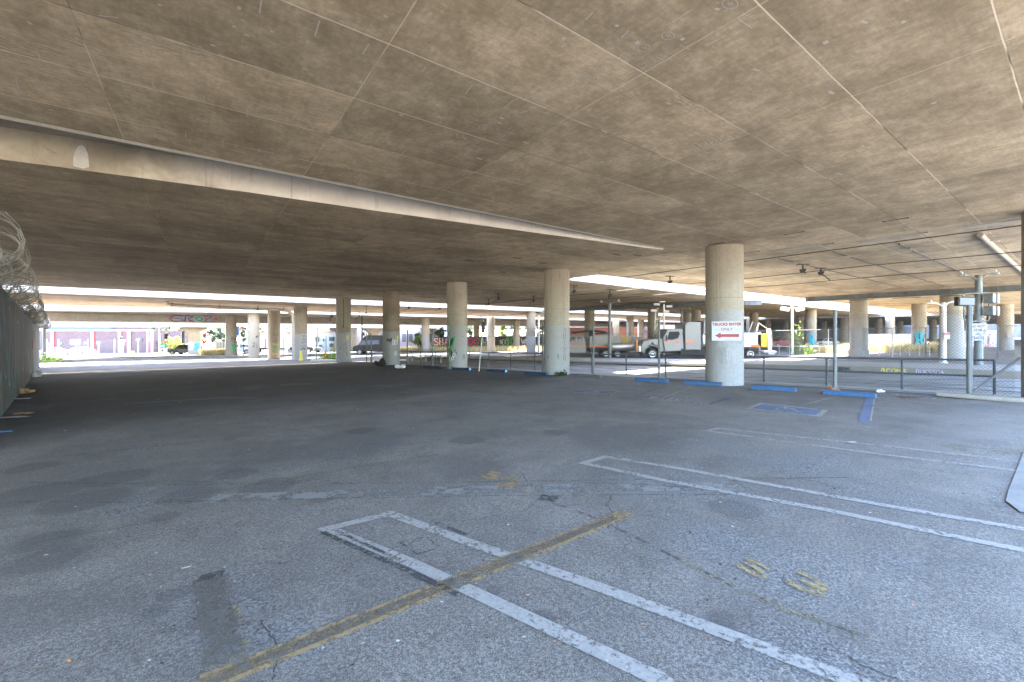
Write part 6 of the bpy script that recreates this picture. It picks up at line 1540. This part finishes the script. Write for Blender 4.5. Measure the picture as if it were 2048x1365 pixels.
for i, (px, w_) in enumerate(((938, 30), (1005, 26), (1030, 30), (1055, 28), (1085, 30), (1112, 26))):
    tree(['green tree behind the red lettered wall', 'green tree over the graffiti wall, right of the slim column', 'green tree straight over the green wall letters', 'green tree over the wall left of the white lamp', 'green tree over the wall right of the white lamp', 'green tree just left of the tagged column'][i],
         px, 96, 648, w_, M['leafbright'] if i % 2 else M['leaf'], 2000, 30+i, base_px=682, group='trees behind the graffiti wall')
tree('green tree in the sunlit opening behind the white pickup', 1551, 120, 655, 26, M['leafbright'], 1500, 41, False)
def weeds(label, px, py, w_, h_, mat, seed, n=500):
    q = random.Random(seed); b = G(px, py); t = thing('weed_clump', label, 'weeds', b); m = MB()
    for i in range(n):
        x, y = q.gauss(0, w_*.35), q.gauss(0, w_*.25); z = abs(q.gauss(0, h_*.45)); a = Vector((q.gauss(0, 1), q.gauss(0, 1), q.gauss(.6, .6))).normalized()*.11; e = a.cross(Vector((q.gauss(0, 1), q.gauss(0, 1), q.gauss(0, 1)))).normalized()*.05
        p = Vector((x, y, z+.05)); m.add([p-a, p+e, p+a, p-e], [(0, 1, 2, 3)])
    m.build('leaves', mat, t)
    m = MB()
    for i in range(8): m.tube([(q.gauss(0, w_*.08), q.gauss(0, .05), 0), (q.gauss(0, w_*.3), q.gauss(0, w_*.2), h_*.8)], .015, 5)
    m.build('stems', M['leaf'], t)
weeds('bright green weeds at the foot of the far left fence end', 95, 726, 1.7, .9, M['leafbright'], 1, 700)
weeds('pale green weeds between the rusty bollard and the pale repainted column', 660, 721, 1.6, .7, M['leafbright'], 2)
weeds('green climbing weed at the foot of the floodlight mast', 1590, 709, .9, 2.2, M['leafbright'], 3)
weeds('small weed clump by the fence right of the floodlight mast', 1614, 710, .9, .8, M['leafbright'], 4, 250)
weeds('little green weed tuft at the foot of the tagged column', 1122, 752, .3, .12, M['leaf'], 5, 60)
def grass(quad, n, h_, seed, mat=None):
    q = random.Random(seed); m = MB(); c = [G(*p) if isinstance(p, tuple) else p for p in quad]
    for i in range(n):
        a, b = q.random(), q.random(); p = c[0].lerp(c[1], a).lerp(c[3].lerp(c[2], a), b); p = Vector((p.x, p.y, gz(p.x, p.y)))
        hh = h_*q.uniform(.5, 1.3); w_ = .035+.03*q.random(); an = q.uniform(0, 3.14); d = Vector((math.cos(an), math.sin(an), 0))*w_; l_ = Vector((q.gauss(0, .25), q.gauss(0, .25), 0))*hh
        m.add([p-d, p+d, p+l_+Vector((0, 0, hh))], [(0, 1, 2)])
    tag(m.build('dry_grass', mat or M['straw']), kind='stuff')
grass([gp(396, 70), gp(452, 70), gp(452, 60), gp(404, 60)], 5000, .9, 1)
grass([gp(800, 84), gp(1130, 84), gp(1130, 66), gp(800, 66)], 9000, .8, 2)
grass([gp(1640, 60), gp(1900, 58), gp(1890, 42), gp(1690, 44)], 9000, .8, 3)
grass([gp(1600, 58), gp(1720, 58), gp(1710, 42), gp(1625, 44)], 3000, .7, 4)
grass([gp(660, 100), gp(760, 100), gp(760, 90), gp(660, 90)], 1500, .9, 5)

# ================================================================== LITTER
def crumple(label, name, cat, loc, w_, d_, h_, mat, seed, rz=0.0, group=None):
    q = random.Random(seed); bm = bmesh.new(); bmesh.ops.create_icosphere(bm, subdivisions=3, radius=1)
    for v_ in bm.verts:
        f = 1+.28*math.sin(v_.co.x*5+seed)+.22*math.sin(v_.co.y*7+seed*2)+q.uniform(-.12, .12)
        v_.co = Vector((v_.co.x*w_/2*f, v_.co.y*d_/2*f, max(0, v_.co.z*.5+.42)*h_*f))
    me = bpy.data.meshes.new(name); bm.to_mesh(me); bm.free(); me.materials.append(mat)
    o = bpy.data.objects.new(name, me); col.objects.link(o); o.location = loc; o.rotation_euler = (0, 0, rz)
    return tag(o, label, cat, group)
M['rag'] = simple('rust_brown_cloth', (.24, .12, .08), .95, 0, .5, 14); M['card'] = simple('cardboard', (.34, .2, .1), .9, 0, .2, 8); M['paper'] = simple('dirty_paper', (.34, .33, .31), .8, 0, .15, 8); M['darkcloth'] = simple('dark_cloth', (.03, .02, .02), .95, 0, .4, 10)
crumple('crumpled rust-brown rag heaped at the base of the tall fence post', 'crumpled_rag', 'rag', G(1665, 788), .30, .26, .18, M['rag'], 3)
crumple('white plastic heap just right of the soot-stained column', 'plastic_heap', 'litter', G(801, 737), .58, .4, .22, M['offwhite'], 5)
crumple('dark bundle leaning on the left foot of the soot-stained column', 'dark_bundle', 'bundle', G(762, 733), .7, .5, .45, M['darkcloth'], 7)
crumple('white crumpled sheet at the right end of the last blue wheel stop', 'plastic_heap', 'litter', G(1760, 785), .22, .14, .07, M['offwhite'], 8)
crumple('orange-brown cardboard box piece by the left fence', 'cardboard_piece', 'litter', G(52, 787), .40, .3, .16, M['card'], 9)
crumple('white bags dumped by the far part of the left fence', 'white_bags', 'litter', G(67, 755), .7, .45, .28, M['offwhite'], 12)
def sheet(label, px, py, w_, d_, mat, rz, seed):
    q = random.Random(seed); p = G(px, py, .015); m = MB(); n = 7
    for j in range(n+1):
        for i in range(n+1): m.v.append(((i/n-.5)*w_+q.uniform(-.06, .06)*w_, (j/n-.5)*d_+q.uniform(-.06, .06)*d_, .01+q.uniform(0, .12)*min(w_, d_)))
    m.f = [(j*(n+1)+i, j*(n+1)+i+1, (j+1)*(n+1)+i+1, (j+1)*(n+1)+i) for j in range(n) for i in range(n) if not (i in (0, n-1) and j in (0, n-1) and q.random() < .6)]
    o = m.build('paper_sheet', mat, loc=p); o.rotation_euler = (0, 0, rz); return tag(o, label, 'litter')
sheet('flattened tan cardboard sheet near the left edge', 46, 830, .34, .24, M['card'], .3, 1)
sheet('long white paper strip lying at the foot of the left fence', 14, 838, .8, .16, M['paper'], .2, 2)
sheet('blue plastic scrap at the extreme left edge of the lot', 6, 867, .30, .12, M['skyb'], .1, 3)
sheet('torn white paper below the cardboard box piece', 42, 800, .40, .2, M['paper'], .5, 4)
sheet('dark flattened rag in the debris right of the last blue wheel stop', 1818, 797, .5, .12, M['darkcloth'], -.1, 5)
sheet('small blue scrap in the debris beside the fence', 1850, 794, .12, .1, M['signblue'], .2, 6)
sheet('pale torn sheet at the foot of the fence near the brace', 1915, 790, .36, .12, M['paper'], .2, 7)
sheet('white paper scrap lying on the third hatch outline', 1704, 888, .14, .05, M['paper'], .1, 8)
sheet('small grey leaf-like scrap on the near tarmac left of the black mark', 373, 1142, .055, .02, M['paper'], .5, 9)
for nm, mt, n, seed in (('litter', 'paper', 260, 1), ('litter', 'card', 120, 2), ('litter', 'darkcloth', 160, 3), ('fallen_leaves', 'sprayorange', 60, 4)):
    q = random.Random(seed); m = MB(); fl_n = n
    for i in range(fl_n):
        if q.random() < .45: px = q.uniform(80, 1300); py = 738+abs(q.gauss(0, 45))
        elif q.random() < .5: px = q.uniform(0, 2048); py = q.uniform(780, 1340)
        else: px = q.uniform(1740, 2000); py = q.uniform(788, 799)+(px-1740)*.012
        p = G(px, py, .006); s_ = q.uniform(.003, .008)*(1+p.y*.2); a = q.uniform(0, 6.28)
        pts = []
        for j in range(5):
            an = a+j*1.257; r = s_*q.uniform(.4, 1.2); pts.append(p+Vector((math.cos(an)*r*1.3, math.sin(an)*r, q.uniform(0, .6)*s_)))
        m.add(pts, [(0, 1, 2, 3, 4)])
    tag(m.build(nm, M[mt]), kind='stuff')
# tags on the platform kerb face
kb = thing('kerb_graffiti', 'yellow and lilac tags sprayed along the low platform kerb', 'graffiti', SV(24.6, 6))
def kp(px, py):
    x = (px-CX)/F; best = None
    for a, b in zip(kerbline, kerbline[1:]):
        a = Vector(a); b = Vector(b); d = b-a; den = x*d.y-d.x
        u = (a.x-x*a.y)/den
        if 0 <= u <= 1: best = a+d*u; nn_ = Vector((-d.y, d.x, 0)).normalized()
    return best, nn_
for txt, px, w_, mt, wd in (('BCOMS', 1762, 9, 'sprayyel', .035), ('DUKSSOA', 1832, 7, 'lilac', .03), ('BROMS', 1676, 4.4, 'sprayblack', .03)):
    m = MB()
    for st in letters(txt, 0, .05, w_, .17, .15):
        for (u1, z1), (u2, z2) in zip(st, st[1:]):
            p1, n1 = kp(px+u1, 0); p2, _ = kp(px+u2, 0)
            if n1.y > 0: n1 = -n1
            a = Vector((p1.x, p1.y, gz(p1.x, p1.y)+z1))+n1*.012-kb.location; b = Vector((p2.x, p2.y, gz(p2.x, p2.y)+z2))+n1*.012-kb.location
            m.bar(a, b, .012, wd)
    m.build('lettering', M[mt], kb)

# ================================================================== LIGHT AND CAMERA
w = bpy.data.worlds.new('World'); sc.world = w; w.use_nodes = True
nt = w.node_tree; bg = nt.nodes['Background']
sky = nt.nodes.new('ShaderNodeTexSky'); sky.sky_type = 'NISHITA'; sky.sun_disc = False
TS = (V*.57+U*.08+Vector((0, 0, 1))).normalized()      # towards the sun
el = math.asin(TS.z)
sky.sun_elevation = el; sky.sun_rotation = math.atan2(TS.x, TS.y)
sky.dust_density = 1.2
nt.links.new(sky.outputs[0], bg.inputs['Color']); bg.inputs['Strength'].default_value = .15
sd = bpy.data.lights.new('sun', 'SUN'); sd.energy = 5.0; sd.angle = math.radians(.53); sd.color = (1, .92, .80)
so = bpy.data.objects.new('sun', sd); col.objects.link(so); so.rotation_euler = TS.to_track_quat('Z', 'Y').to_euler()
cd = bpy.data.cameras.new('camera'); cam = bpy.data.objects.new('camera', cd); col.objects.link(cam)
cam.location = (0, 0, EH); cam.rotation_euler = (math.pi/2, 0, 0)
cd.sensor_width = 36; cd.lens = F/2048*36; cd.shift_y = -(682.5-HY)/2048
cd.clip_start = .05; cd.clip_end = 3000
sc.camera = cam
sc.view_settings.view_transform = 'Standard'; sc.view_settings.look = 'None'
sc.view_settings.exposure = 4.8; sc.view_settings.gamma = 1
cy = sc.cycles
cy.max_bounces = 12; cy.diffuse_bounces = 8; cy.glossy_bounces = 3; cy.transparent_max_bounces = 12
cy.sample_clamp_indirect = 6; cy.caustics_reflective = False; cy.caustics_refractive = False
cy.use_denoising = True
